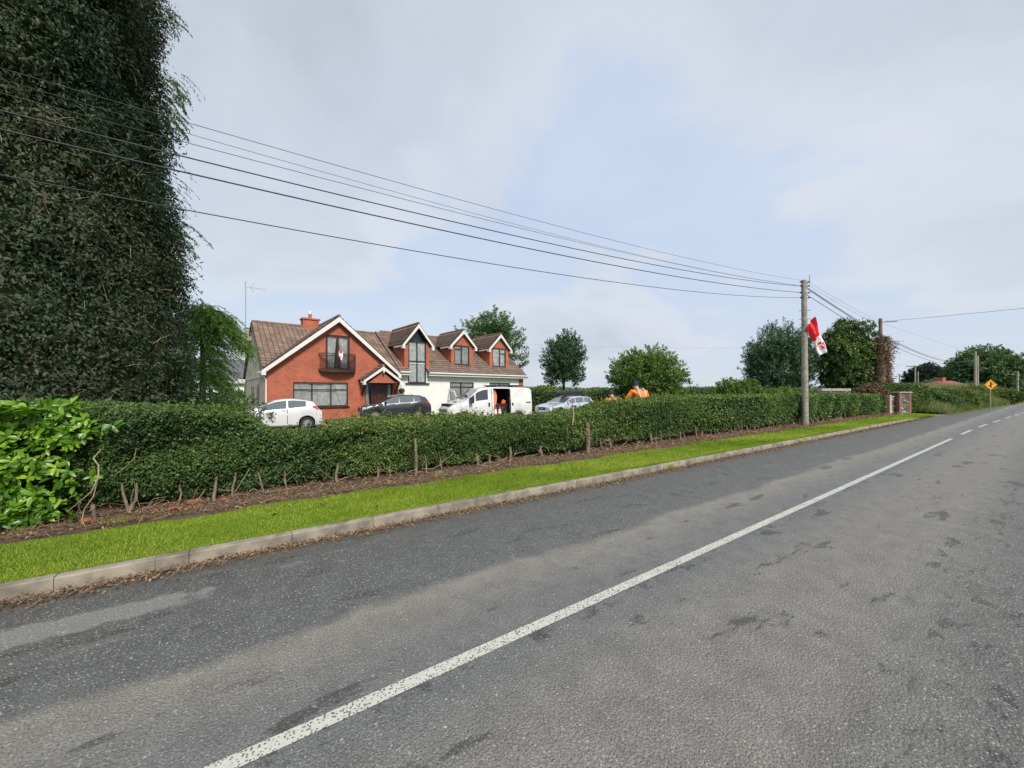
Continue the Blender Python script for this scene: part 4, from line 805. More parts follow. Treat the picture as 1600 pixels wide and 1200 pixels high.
wire('w', 'lower of the two thick black cables running left from the flag pole', [(0,200.6),(270,265.5),(400,295),(700,361.5),(900,403),(1080,435.5),(1253,457)], 6.88, .011, -30, 22.3)
wire('w', 'lowest black wire running left from the flag pole over the house', [(0,271),(270,325),(400,349.5),(700,400.5),(900,432),(1080,455),(1253,465)], 7.0, .008, -30, 22.3)
def span(lab, a, mid, b, rad):
    a, mid, b = Vector(a), Vector(mid), Vector(b); pts = []
    for i in range(33):
        f = i/32; pts.append(a*(1-f)*(1-2*f)+mid*4*f*(1-f)+b*f*(2*f-1))
    return tag(MB().tube(pts, rad, 5).build('overhead_wire', M['wire'], None, 180), lab, 'wire', 'wires strung between the poles')
def mid7(s, z, t=7): v = rd(s, t, z); return v
span('upper thick wire sagging right of the flag pole past the wrapped pole', (14.25, 18.6, 6.85), mid7(56.1, 5.05), (69.7, 57.8, 7.0), .014) if 0 else None
for lab, z0, zm, z1, rd_ in (('upper thick cable sagging from the flag pole to the twin poles', 6.86, 5.15, 6.6, .016), ('middle thick cable sagging from the flag pole to the twin poles', 6.80, 5.05, 6.5, .014), ('lowest cable sagging from the flag pole to the twin poles', 6.5, 4.75, 6.2, .013)):
    span(lab, rd(22.3, 7.0, z0), rd(56.1, 7.0, zm), rd(90, 7.0, z1), rd_)
span('upper thin wire from the flag pole to the wrapped pole', (14.2, 18.6, 7.15), (22.5, 25.3, 7.25), (30.7, 32, 7.6), .005); span('lower thin wire from the flag pole to the wrapped pole', (14.2, 18.6, 7.0), (22.5, 25.3, 7.0), (30.7, 32, 7.3), .005)
span('bare wire leaving the wrapped pole to the right across the road', (31.0, 31.9, 7.6), (37.5, 22.8, 7.45), (43.5, 13, 7.6), .012)
span('thin wire running from the wrapped pole to the big broad tree', (30.7, 32, 7.5), (56, 47, 6.6), (76, 60, 6.8), .006)
span('thin wire crossing between the far T-shaped pole and the wrapped pole', (30.7, 32, 4.9), (55, 60, 6.7), (99.7, 95, 8.1), .012)
span('far horizontal line crossing the sky behind the lone garden trees', (-8, 95, 14.4), (20, 100, 13.6), (62, 105, 13.6), .012)
# ------------------------------------------------------------------ yellow warning sign
M['yellow'] = mat('sign_yellow', (.85, .38, .01), .5, var=.05); M['signblack'] = mat('sign_black', (.015, .015, .015), .5)
sg = empty('warning_sign', (41.2, 33.05, .15), R_(-12), 'yellow diamond road warning sign with a black junction symbol on a pale post', 'road sign')
MB().tube([(0,.04,-.2),(0,.04,2.5)], .035, 8).build('post', M['poleW'], sg, 60)
d = .46; c = 2.20; pl = MB().add([(0,-.01,c-d),(d,-.01,c),(0,-.01,c+d),(-d,-.01,c),(0,.012,c-d),(d,.012,c),(0,.012,c+d),(-d,.012,c)], [(0,1,2,3),(7,6,5,4),(0,4,5,1),(1,5,6,2),(2,6,7,3),(3,7,4,0)]).build('plate', M['yellow'], sg)
e = .425; i_ = .395; mb = MB(); pts = [(0,-1),(1,0),(0,1),(-1,0)]
for k in range(4):
    (a0, b0), (a1, b1) = pts[k], pts[(k+1) % 4]; mb.add([(a0*e,-.016,c+b0*e),(a1*e,-.016,c+b1*e),(a1*i_,-.016,c+b1*i_),(a0*i_,-.016,c+b0*i_)], [(0,1,2,3)])
mb.build('black_border', M['signblack'], pl)
MB().box(-.055,.055,-.02,-.014,c-.24,c+.24).box(.055,.19,-.02,-.014,c+.03,c+.09).box(-.17,-.055,-.02,-.014,c-.10,c-.04).build('junction_symbol', M['signblack'], pl)
# ------------------------------------------------------------------ the house (local x along the front, y into the depth)
HA = R_(40); house = empty('brick_house', (-14.8, 22.9, 0), HA, 'red brick and white house with brown tiled roof, front gable, balcony and three dormers', 'house')
def P3(x, z, y): return (x, y, z)
def wallp(name, outer, holes, y, m_, parent, depth=.12):
    mb = MB(); mb.poly([P3(a, b, y) for a, b in outer], [[P3(a, b, y) for a, b in h] for h in holes])
    for h in holes:
        for (a, b), (c, d_) in zip(h, h[1:]+h[:1]): mb.add([P3(a, b, y), P3(c, d_, y), P3(c, d_, y+depth), P3(a, b, y+depth)], [(0,1,2,3)])
    return mb.build(name, m_, parent)
def rect(x0, x1, z0, z1): return [(x0, z0), (x1, z0), (x1, z1), (x0, z1)]
gw = rect(1.54, 4.83, .78, 2.35); ud = rect(3.42, 4.94, 3.22, 5.5); pd = rect(5.98, 7.95, .0, 2.42)
front = wallp('brick_front_wall', [(0, -.1), (8.36, -.1), (8.36, 3.05), (4.17, 6.5), (0, 3.0)], [gw, ud, pd], 0, M['brick'], house)
w2 = rect(13.0, 15.35, 1.0, 2.55); w3 = rect(17.05, 19.4, 1.0, 2.55)
white = wallp('white_front_wall', [(8.36, -.1), (21.0, -.1), (21.0, 3.35), (11.13, 3.35), (11.13, 3.95), (9.02, 3.95), (9.02, 3.2), (8.36, 3.2)], [w2, w3, rect(9.34, 10.83, 2.42, 3.9)], .4, M['render'], house)
MB().add([(8.36, 0, -.1), (8.36, .4, -.1), (8.36, .4, 3.0), (8.36, 0, 3.0)], [(0,1,2,3)]).build('wall_return', M['brick'], house)
side = MB(); side.poly([(0, 0, -.1), (0, 0, 3.0), (0, 5, 6.5), (0, 10, 2.7), (0, 10, -.1)], []); side.build('grey_side_wall', M['beige'], house)
MB().poly([(21.0, .4, -.1), (21.0, .4, 3.4), (21.0, 5, 6.7), (21.0, 10, 2.9), (21.0, 10, -.1)], []).build('right_end_wall', M['beige'], house)
MB().box(0, 21, 9.9, 10, -.1, 2.8).build('back_wall', M['beige'], house)
MB().box(20.5, 21.02, .36, .6, -.1, 3.1).build('brick_end_pillar', M['brick'], house)
M['band'] = mat('plaster_band', (.42, .39, .33), .9)
MB().box(-.025, 0, .0, 10, 2.62, 2.72).build('plaster_band', M['band'], house)
# narrow side windows and arched door in the grey wall
for y0 in (5.5, 4.6): f = MB().box(-.03, .0, y0, y0+.28, 1.0, 2.1).build('side_window', M['brown'], house); 
pts = [(-.03, 2.0, 0), (-.03, 3.0, 0), (-.03, 3.0, 1.8)]+[(-.03, 2.5+.5*math.cos(a), 1.8+.45*math.sin(a)) for a in np.linspace(0, math.pi, 8)[1:-1]]+[(-.03, 2.0, 1.8)]
MB().poly(pts).build('arched_side_door', M['brown'], house)
# --- roof slopes with real pantile relief
def slope(name, eave0, eave1, ridge0, parent=house, cuts=(), mtile=None):
    """eave0->eave1 along the eave, ridge0 above eave0"""
    e0, e1, r0 = Vector(eave0), Vector(eave1), Vector(ridge0); U = e1-e0; Ul = U.length; U.normalize(); W = r0-e0; Vl = W.length; W.normalize(); Nv = U.cross(W).normalized()
    if Nv.z < 0: Nv = -Nv
    nu = int(Ul/.06)+1; nc_ = int(round(Vl/.34)); us = np.linspace(0, Ul, nu); vrow = []
    for i in range(nc_): v0 = Vl*i/nc_; v1 = Vl*(i+1)/nc_; vrow += [(v0, .045), (v1, .012)]
    E0, U_, W_, N_ = map(np.array, (e0, U, W, Nv)); Vv = []; UV = []
    for (v, h) in vrow:
        hh = h+.022*np.maximum(0, np.sin(us*2*math.pi/.3))**.8; Vv.append(E0+U_*us[:, None]+W_*v+N_*hh[:, None]); UV.append(np.stack([us, 0*us+v], -1))
    for v, h in ((Vl, -.05), (0, -.05)): Vv.append(E0+U_*us[:, None]+W_*v+N_*h+0*us[:, None]); UV.append(np.stack([us, 0*us+v], -1))
    nr = len(vrow)+2; V = np.concatenate(Vv); UVv = np.concatenate(UV); idx = np.arange(nu-1); F = []
    for r in range(nr): q = (r+1) % nr; F.append(np.stack([r*nu+idx, r*nu+idx+1, q*nu+idx+1, q*nu+idx], -1))
    F = np.concatenate(F); o = np_mesh(name, V, F, None, [mtile or M['tile']], parent); me = o.data
    uv = me.uv_layers.new(name='UVMap'); uv.data.foreach_set('uv', UVv[F.ravel()].astype(np.float32).ravel())
    bm = bmesh.new(); bm.from_mesh(me)
    bmesh.ops.contextual_create(bm, geom=[]) if 0 else None
    for (co, no) in cuts: bmesh.ops.bisect_plane(bm, geom=bm.verts[:]+bm.edges[:]+bm.faces[:], plane_co=Vector(co), plane_no=Vector(no).normalized(), clear_outer=True)
    bmesh.ops.recalc_face_normals(bm, faces=bm.faces); bm.to_mesh(me); bm.free(); return o
ER, RR = 3.27, 6.8                           # right wing eave and ridge heights
def zl(y): return 3.0+(y+.3)*(6.6-3.0)/5.3
def zr(y): return ER+y*(RR-ER)/5
nl_ = (0, -3.6/5.3, 1); nr_ = (0, -(RR-ER)/5, 1)          # upward normals of the two main slopes
roof = slope('roof', (-.1, .03, zl(.03)), (8.55, .03, zl(.03)), (-.1, 5, 6.6))
slope('roof', (8.5, -.02, ER), (21.15, -.02, ER), (8.5, 5, RR), cuts=[((9.34, 0, 0), (1, 0, 0))])
slope('roof', (9.34, .55, zr(.55)), (10.83, .55, zr(.55)), (9.34, 5, RR))
slope('roof', (10.83, -.02, ER), (21.15, -.02, ER), (10.83, 5, RR))
slope('roof', (21.15, 10.3, 2.7), (-.1, 10.3, 2.7), (21.15, 5, 6.7))
mb = MB()
for k in range(47):
    x = -.1+k*.453; z = 6.62 if x < 8.7 else 6.82; mb.tube([(x, 5, z), (x+.44, 5, z)], [.12, .13], 8)
mb.build('ridge_tiles', M['tile2'] if 'tile2' in M else mat('ridge_tile', (.17, .11, .085), .9, var=.3, vs=3), house, 60); M['ridge'] = bpy.data.materials['ridge_tile']
def gable(name, xc, xl, xr, ze, zp, y0, yb, parent, cut, board=.27, kn=.22, ridge=True, tag_=None):
    """pitched roof facing the front: two slopes, bargeboards, kneelers, soffit"""
    a = slope('roof', (xl, yb, ze), (xl, y0, ze), (xc, yb, zp), parent, cuts=cut[:1]); b = slope('roof', (xr, y0, ze), (xr, yb, ze), (xc, y0, zp), parent, cuts=cut[-1:])
    mb = MB(); ml = (zp-ze)/(xc-xl); mr = (zp-ze)/(xr-xc)
    for sgn, xe, m_ in ((-1, xl, ml), (1, xr, mr)):
        Lx = abs(xc-xe); v = [(xe, ze-.03), (xc, zp-.03), (xc, zp-.03-board*1.25), (xe+(-sgn)*0, ze-.03-board)]
        v[3] = (xe, ze-.03-board*.95)
        front_ = [(p[0], y0-.03, p[1]) for p in v]; back_ = [(p[0], y0+.01, p[1]) for p in v]
        mb.add(front_+back_, [(0,1,2,3), (7,6,5,4), (0,4,5,1), (1,5,6,2), (2,6,7,3), (3,7,4,0)])
    mb.build('bargeboard', M['white'], parent)
    mb = MB()
    for sgn, xe in ((1, xl), (-1, xr)):
        mb.box(min(xe, xe+sgn*kn), max(xe, xe+sgn*kn), y0-.028, y0+.3, ze-.30, ze-.04); mb.box(min(xe-sgn*.02, xe+sgn*.1), max(xe-sgn*.02, xe+sgn*.1), y0+.3, y0+min(1.6, (yb-y0)*.5), ze-.16, ze-.03)
    mb.build('kneeler', M['white'], parent)
    mb = MB(); n = int((yb-y0)/.45)
    for k in range(n): mb.tube([(xc, y0+k*.45, zp+.03), (xc, y0+k*.45+.44, zp+.03)], [.10, .11], 8)
    o = mb.build('ridge_tiles', M['ridge'], parent, 60)
gable('front_gable', 4.17, -.16, 8.46, 3.03, 6.72, -.36, 5.0, house, [((0, 0, zl(0)-.10), (0, 3.6/5.3, -1)), ((0, 0, zr(0)-.10), (0, (RR-ER)/5, -1))])
# small porch over the front door
porch = empty('porch', (0, 0, 0)); porch.parent = house
gable('porch', 6.87, 5.5, 8.22, 2.52, 3.52, -1.05, .02, porch, [], .18, .16)
MB().poly([(6.0, -.85, 2.42), (7.75, -.85, 2.42), (6.87, -.85, 3.18)]).box(5.85, 7.9, -.85, 0, 2.36, 2.42).build('brick_infill', M['brick'], porch)
MB().bar((5.72, -.95, 2.38), (5.72, 0, 1.55), .09, .09).bar((5.72, -.03, 2.4), (5.72, -.03, 1.4), .1, .08).bar((5.72, -.95, 2.36), (5.72, 0, 2.36), .09, .09).bar((8.05, -.95, 2.38), (8.05, 0, 1.55), .09, .09).bar((8.05, -.95, 2.36), (8.05, 0, 2.36), .09, .09).bar((8.05, -.03, 2.4), (8.05, -.03, 1.4), .1, .08).build('brackets', M['brown'], porch)
MB().lathe([(0, -.12), (.06, -.12), (.07, .02), (.03, .06), (0, .06)], (6.87, -1.12, 3.18), 'z', 10).build('porch_lamp', M['white'], porch)
# --- windows
def window(x0, x1, z0, z1, y, parent, mull=(), trans=(), curt='side', name='window', fw=.07, mf='brown', sill=True, cm='curtain', rec=.07):
    f = MB(); yy0, yy1 = y+rec-.03, y+rec+.03
    f.box(x0, x0+fw, yy0, yy1, z0, z1).box(x1-fw, x1, yy0, yy1, z0, z1).box(x0+fw, x1-fw, yy0, yy1, z1-fw, z1).box(x0+fw, x1-fw, yy0, yy1, z0, z0+fw)
    for m_ in mull: f.box(m_-fw*.5, m_+fw*.5, yy0-.003, yy1+.003, z0+fw, z1-fw)
    for (a, b, z) in trans: f.box(a, b, yy0-.006, yy1+.006, z-fw*.4, z+fw*.4)
    o = f.build(name, M[mf], parent)
    MB().add([(x0+fw, y+rec, z0+fw), (x1-fw, y+rec, z0+fw), (x1-fw, y+rec, z1-fw), (x0+fw, y+rec, z1-fw)], [(0,1,2,3)]).build('pane', M['pane'], o)
    c = MB(); yb = y+rec+.06
    def drape(a, b, ta, tb, zt, zb, wv=.03, n=26):
        vs = []
        for i in range(n+1):
            f_ = i/n; u = a+(b-a)*f_; v = ta+(tb-ta)*f_; vs += [(u, yb+wv*math.sin(i*1.9), zt), (.5*(u+v), yb+wv*math.sin(i*1.9+.5), (zt+zb)/2), (v, yb+wv*math.sin(i*1.9), zb)]
        c.add(vs, [(i*3+k, i*3+k+3, i*3+k+4, i*3+k+1) for i in range(n) for k in range(2)])
    Wd = x1-x0
    if curt == 'side': drape(x0+.02, x0+Wd*.30, x0+.02, x0+Wd*.12, z1, z0); drape(x1-Wd*.30, x1-.02, x1-Wd*.12, x1-.02, z1, z0); yb += .07; drape(x0, x1, x0, x1, z1-.02, z0, .012, 80)
    elif curt == 'full': drape(x0, x1, x0, x1, z1, z0, .02, 60)
    elif curt == 'tie': drape(x0+.02, x0+Wd*.46, x0+.02, x0+Wd*.34, z1, z0); drape(x1-Wd*.46, x1-.02, x1-Wd*.34, x1-.02, z1, z0)
    if c.v: c.build('curtain', M[cm], o)
    MB().box(x0-.02, x1+.02, y+.45, y+.47, z0-.02, z1+.02).build('dark_backing', M['room'], o)  # sheet close behind the glass, coloured dark for the unlit room
    if sill: MB().box(x0-.08, x1+.08, y-.09, y+rec, z0-.10, z0).build('sill', M['concrete'] if mf != 'brown' else M['brown'], o)
    return o
M['greycurtain'] = mat('net_curtain', (.62, .66, .66), .9, var=.15)
window(1.54, 4.83, .78, 2.35, 0, house, (2.62, 3.76), [(1.6, 4.78, 1.88)])
window(3.42, 4.94, 3.22, 5.5, 0, house, (4.18,), [], 'tie', 'balcony_door', .13, cm='curtain', sill=False)
window(13.0, 15.35, 1.0, 2.55, .4, house, (14.1,), [(13.05, 15.3, 2.15)], 'full', cm='greycurtain'); window(17.05, 19.4, 1.0, 2.55, .4, house, (18.2,), [(17.1, 19.35, 2.15)], 'full', cm='greycurtain')
# front door with side lights
MB().box(5.98, 7.95, .04, .10, 2.34, 2.42).box(5.98, 6.04, .04, .10, 0, 2.34).box(7.89, 7.95, .04, .10, 0, 2.34).box(6.38, 6.45, .04, .10, 0, 2.34).box(7.48, 7.55, .04, .10, 0, 2.34).build('door_frame', M['brown'], house)
dr = MB().box(6.45, 7.48, .06, .10, 0, 2.34).box(6.55, 6.93, .05, .07, .25, 1.0).box(7.0, 7.38, .05, .07, .25, 1.0).box(6.55, 6.93, .05, .07, 1.15, 2.15).box(7.0, 7.38, .05, .07, 1.15, 2.15).build('front_door', M['doorwood'], house)
MB().lathe([(0, -.02), (.035, -.02), (.045, .03), (.02, .09), (0, .1)], (6.965, .04, 1.5), 'z', 10).box(6.95, 6.98, .02, .045, 1.35, 1.5).build('knocker', M['brass'], dr)
for x0, x1 in ((6.04, 6.38), (7.55, 7.89)):
    o = MB().add([(x0, .07, .1), (x1, .07, .1), (x1, .07, 2.34), (x0, .07, 2.34)], [(0,1,2,3)]).build('side_light', M['pane'], house)
    s_ = 1 if x0 < 7 else -1; a = x0 if s_ > 0 else x1
    MB().add([(a, .2, 2.3), (a+s_*.18, .2, 2.3), (a+s_*.30, .2, .8), (a, .2, .8)], [(0,1,2,3)]).build('curtain', M['greycurtain'], o)
MB().box(5.9, 8.0, .5, .52, 0, 2.45).build('hall_dark_backing', M['room'], house)  # dark sheet, indoor shade behind the front door put into its colour
# --- Juliet balcony
bal = MB(); 
def bow(f, bulge=.55, x0=2.98, x1=5.30): x = x0+(x1-x0)*f; return x, -.08-bulge*math.sin(math.pi*f)**.6 if 0 < f < 1 else -.0
fl_ = [bow(i/24) for i in range(25)]
bal.poly([(x, y, 3.16) for x, y in fl_]); bal.poly([(x, y, 3.02) for x, y in fl_]); bal.add([(x, y, 3.16) for x, y in fl_]+[(x, y, 3.02) for x, y in fl_], [(i, i+1, i+26, i+25) for i in range(24)])
bo = bal.build('balcony', M['iron'], house)
rl = MB()
for z in (4.24, 4.1, 3.24): rl.tube([(x, y, z) for x, y in fl_], .022, 6)
rl.build('rail', M['iron'], bo)
mb = MB()
for i in range(1, 48):
    x, y = bow(i/48); b_ = .10*math.sin(math.pi*i/48)**.3; mb.tube([(x, y, 3.16), (x, y-b_, 3.45), (x, y-b_*.6, 3.75), (x, y, 4.24)], .011, 4)
mb.build('balusters', M['iron'], bo)
# pennant tied on the rail
pn = MB().add([(4.05, -.68, 4.42), (4.30, -.70, 4.45), (4.28, -.71, 3.98), (4.20, -.69, 3.75), (4.05, -.68, 4.1), (4.05, -.665, 4.42), (4.30, -.685, 4.45), (4.28, -.695, 3.98), (4.20, -.675, 3.75), (4.05, -.665, 4.1)], [(0,1,2,3,4),(9,8,7,6,5),(0,5,6,1),(1,6,7,2),(2,7,8,3),(3,8,9,4),(4,9,5,0)]).build('pennant', M['flagwhite'])
pn2 = MB().add([(4.06, -.715, 4.42), (4.29, -.72, 4.44), (4.22, -.72, 4.28), (4.10, -.715, 4.25)], [(0,1,2,3)]).add([(4.07, -.715, 4.15), (4.17, -.715, 4.0), (4.14, -.715, 3.85)], [(0,1,2)]).build('red_patch', M['flagred'], pn)
pn.matrix_world = Matrix.Translation(house.location) @ Matrix.Rotation(HA, 4, 'Z'); tag(pn, 'small white and red pennant tied to the middle of the balcony rail', 'pennant')
# --- dormers
def dormer(xl, xr, zb, ze, zp, wx0, wx1, wz0, wz1, y, mull, trans, tall=False):
    d = empty('dormer', (0, 0, 0)); d.parent = house; xc = (xl+xr)/2; e = .26; y0 = y-.28
    k = (zp-ze)/(xc-xl+e); zt = ze+.12
    cut = [((0, 0, zr(0)-.10), (0, (RR-ER)/5, -1))]
    gable('dormer', xc, xl-e, xr+e, ze, zp, y0, 5.2, d, cut, .24, .2)
    apex = ze+k*(xc-xl+e)-.12
    if not tall:
        wallp('face_wall', [(xl, zb), (xr, zb), (xr, zt), (xc, apex), (xl, zt)], [rect(wx0, wx1, wz0, wz1)], y, M['brick'], d, .1)
        MB().box(xl-.05, xr+.05, y-.10, y+.02, zb-.10, zb).build('lead_flashing', M['slate'], d)
    else:
        wallp('face_wall', [(xl, zb), (wx0, zb), (wx0, zt+.2), (xl, zt)], [], y, M['brick'], d); wallp('face_wall', [(wx1, zb), (xr, zb), (xr, zt), (wx1, zt+.2)], [], y, M['brick'], d)
        MB().add([(wx0, y+.06, wz1), (wx1, y+.06, wz1), (wx1, y+.06, zt+.2), (xc, y+.06, apex), (wx0, y+.06, zt+.2)], [(0,1,2,3,4)]).build('apex_pane', M['pane'], d)
        MB().poly([(wx0, y+.5, wz1-.1), (wx1, y+.5, wz1-.1), (wx1, y+.5, zt+.2), (xc, y+.5, apex), (wx0, y+.5, zt+.2)]).build('apex_back', M['greydark'], d)
    yb = min(4.8, y+(zt-zb)/((RR-ER)/5)+.3)
    for xx in (xl, xr): MB().add([(xx, y, zb), (xx, yb, zt), (xx, y, zt)], [(0,1,2)]).add([(xx, y, zb), (xx, y+.01, zb-.3), (xx, yb, zt-.3), (xx, yb, zt)], [(0,1,2,3)]).build('cheek_wall', M['brick'], d)
    window(wx0, wx1, wz0, wz1, y, d, mull, trans, 'full' if tall else 'full', 'dormer_window', .08, cm='curtain' if (tall or xl > 17) else 'greycurtain', sill=not tall, mf='darkframe' if tall else 'brown', rec=.05)
    return d
M['darkframe'] = mat('dark_frame', (.02, .022, .035), .4); M['greydark'] = mat('loft_wall', (.10, .11, .12), .9)
dormer(9.02, 11.13, 3.55, 5.30, 6.98, 9.34, 10.83, 2.42, 5.62, .36, (10.07,), [(9.4, 10.77, 4.1)], True)
MB().box(9.1, 11.08, .26, .40, 2.33, 2.42).build('stair_window_sill', M['brown'], house)
dormer(13.5, 15.7, 3.98, 5.62, 7.05, 13.82, 15.34, 4.05, 5.72, 1.05, (14.55,), [(13.88, 14.52, 5.38)])
dormer(17.55, 19.75, 3.98, 5.66, 7.1, 17.87, 19.44, 4.05, 5.78, 1.05, (18.72,), [(18.75, 19.4, 5.3)])
# --- eaves, gutters, downpipes, verge
MB().box(8.46, 9.3, -.10, -.02, ER-.28, ER-.02).box(8.46, 9.3, -.02, .4, ER-.30, ER-.26).box(10.87, 21.2, -.10, -.02, ER-.28, ER-.02).box(10.87, 21.2, -.02, .4, ER-.30, ER-.26).build('fascia', M['white'], house)
MB().tube([(10.87, -.17, ER-.07), (21.25, -.17, ER-.07)], .065, 8).tube([(8.46, -.17, ER-.07), (9.3, -.17, ER-.07)], .065, 8).build('gutter', M['white'], house, 60)
MB().tube([(-.1, -.2, 2.78), (.0, -.12, 2.6), (.10, -.08, 2.45), (.10, -.08, 0)], .05, 8).build('downpipe', M['white'], house, 60)
MB().tube([(8.5, -.2, 2.9), (8.52, .2, 2.7), (8.55, .32, 2.5), (8.55, .32, 0)], .045, 8).build('downpipe', M['white'], house, 60)
MB().bar((-.14, 5, 6.5), (-.14, .0, 2.98), .04, .16).bar((-.14, 5, 6.5), (-.14, 10.2, 2.66), .04, .16).build('verge_board', M['brown'], house)
MB().box(-.5, .05, 9.9, 10.35, 2.5, 2.72).box(-.5, -.1, 8.9, 10.3, 2.45, 2.68).build('rear_eave_box', M['white'], house)
# --- chimney and aerial
ch = MB().box(3.05, 4.15, 4.7, 5.5, 6.2, 7.15).box(2.98, 4.22, 4.63, 5.57, 7.15, 7.26).build('chimney', M['brick'], house)
MB().lathe([(0, 7.26), (.13, 7.26), (.12, 7.55), (.15, 7.6), (0, 7.6)], (3.6, 5.1, 0), 'z', 12).build('chimney_pot', M['orangeclay'] if 'orangeclay' in M else mat('clay', (.45, .13, .06), .8), ch, 40)
MB().tube([(3.5, 5.1, 7.6), (3.6, 5.1, 7.9), (3.7, 5.1, 7.6)], .02, 5).tube([(3.6, 5.0, 7.6), (3.6, 5.1, 7.9), (3.6, 5.2, 7.6)], .02, 5).build('cowl', M['silver'], ch)
MB().box(-.35, .25, 5.9, 6.6, 5.4, 6.25).box(-.40, .30, 5.85, 6.65, 6.25, 6.33).build('side_chimney', M['band'], house)
ae = empty('television_aerial', (-14.8-.12-.643*5.0, 22.9+.766*5.0-.1, 0), HA, 'thin television aerial mast on the left gable of the brick house', 'aerial')
MB().tube([(-.28, 0, 4.0), (-.28, 0, 9.35)], .03, 8).build('mast', M['silver'], ae, 60)
mb = MB().tube([(-.35, 0, 8.95), (.95, -.15, 8.98)], .014, 5)
for k in range(9): x = -.1+k*.12; mb.tube([(x, -.28, 8.96), (x, .22, 8.97)], .008, 4)
for k, zz_ in ((-.2, 9.25), (.2, 9.2), (-.2, 8.7), (.2, 8.75)): mb.tube([(.0, 0, 8.96), (.22, k, zz_)], .008, 4)
mb.build('antenna', M['silver'], ae)
MB().bar((-.3, 0, 5.9), (.3, .0, 5.9), .03, .03).bar((-.3, 0, 4.4), (.3, .0, 4.4), .03, .03).build('wall_bracket', M['iron'], ae)
# hanging basket beside the porch
hb = empty('hanging_basket', Matrix.Translation(house.location) @ Matrix.Rotation(HA, 4, 'Z') @ Vector((8.72, .15, 1.78)), HA, 'small hanging flower basket on the white wall right of the front door', 'basket')
MB().lathe([(0, -.14), (.10, -.12), (.17, -.02), (.18, .03), (0, .03)], (0, 0, 0), 'z', 12).build('basket', M['bark'], hb, 60); MB().bar((0, .25, .42), (0, 0, .42), .02, .02).tube([(0, 0, .42), (-.15, 0, .02)], .006, 4).tube([(0, 0, .42), (.15, 0, .02)], .006, 4).build('chain', M['iron'], hb)
n = 500; P = rdir(n)*np.array([.24, .24, .18])*rnd(n, .6, 1)[:, None]+np.array([0, 0, .06]); V, F = leaf_geo(P, rdir(n), rdir(n), .06*rnd(n, .6, 1.4), .7); np_mesh('flowers', V, F, np.where(rnd(n) < .25, rnd(n, .85, 1), rnd(n, 0, .5)), [leafmat('basket_flower', [(0, (.03, .07, .02)), (.6, (.05, .1, .03)), (.8, (.35, .03, .05)), (1, (.5, .1, .2))])], hb)
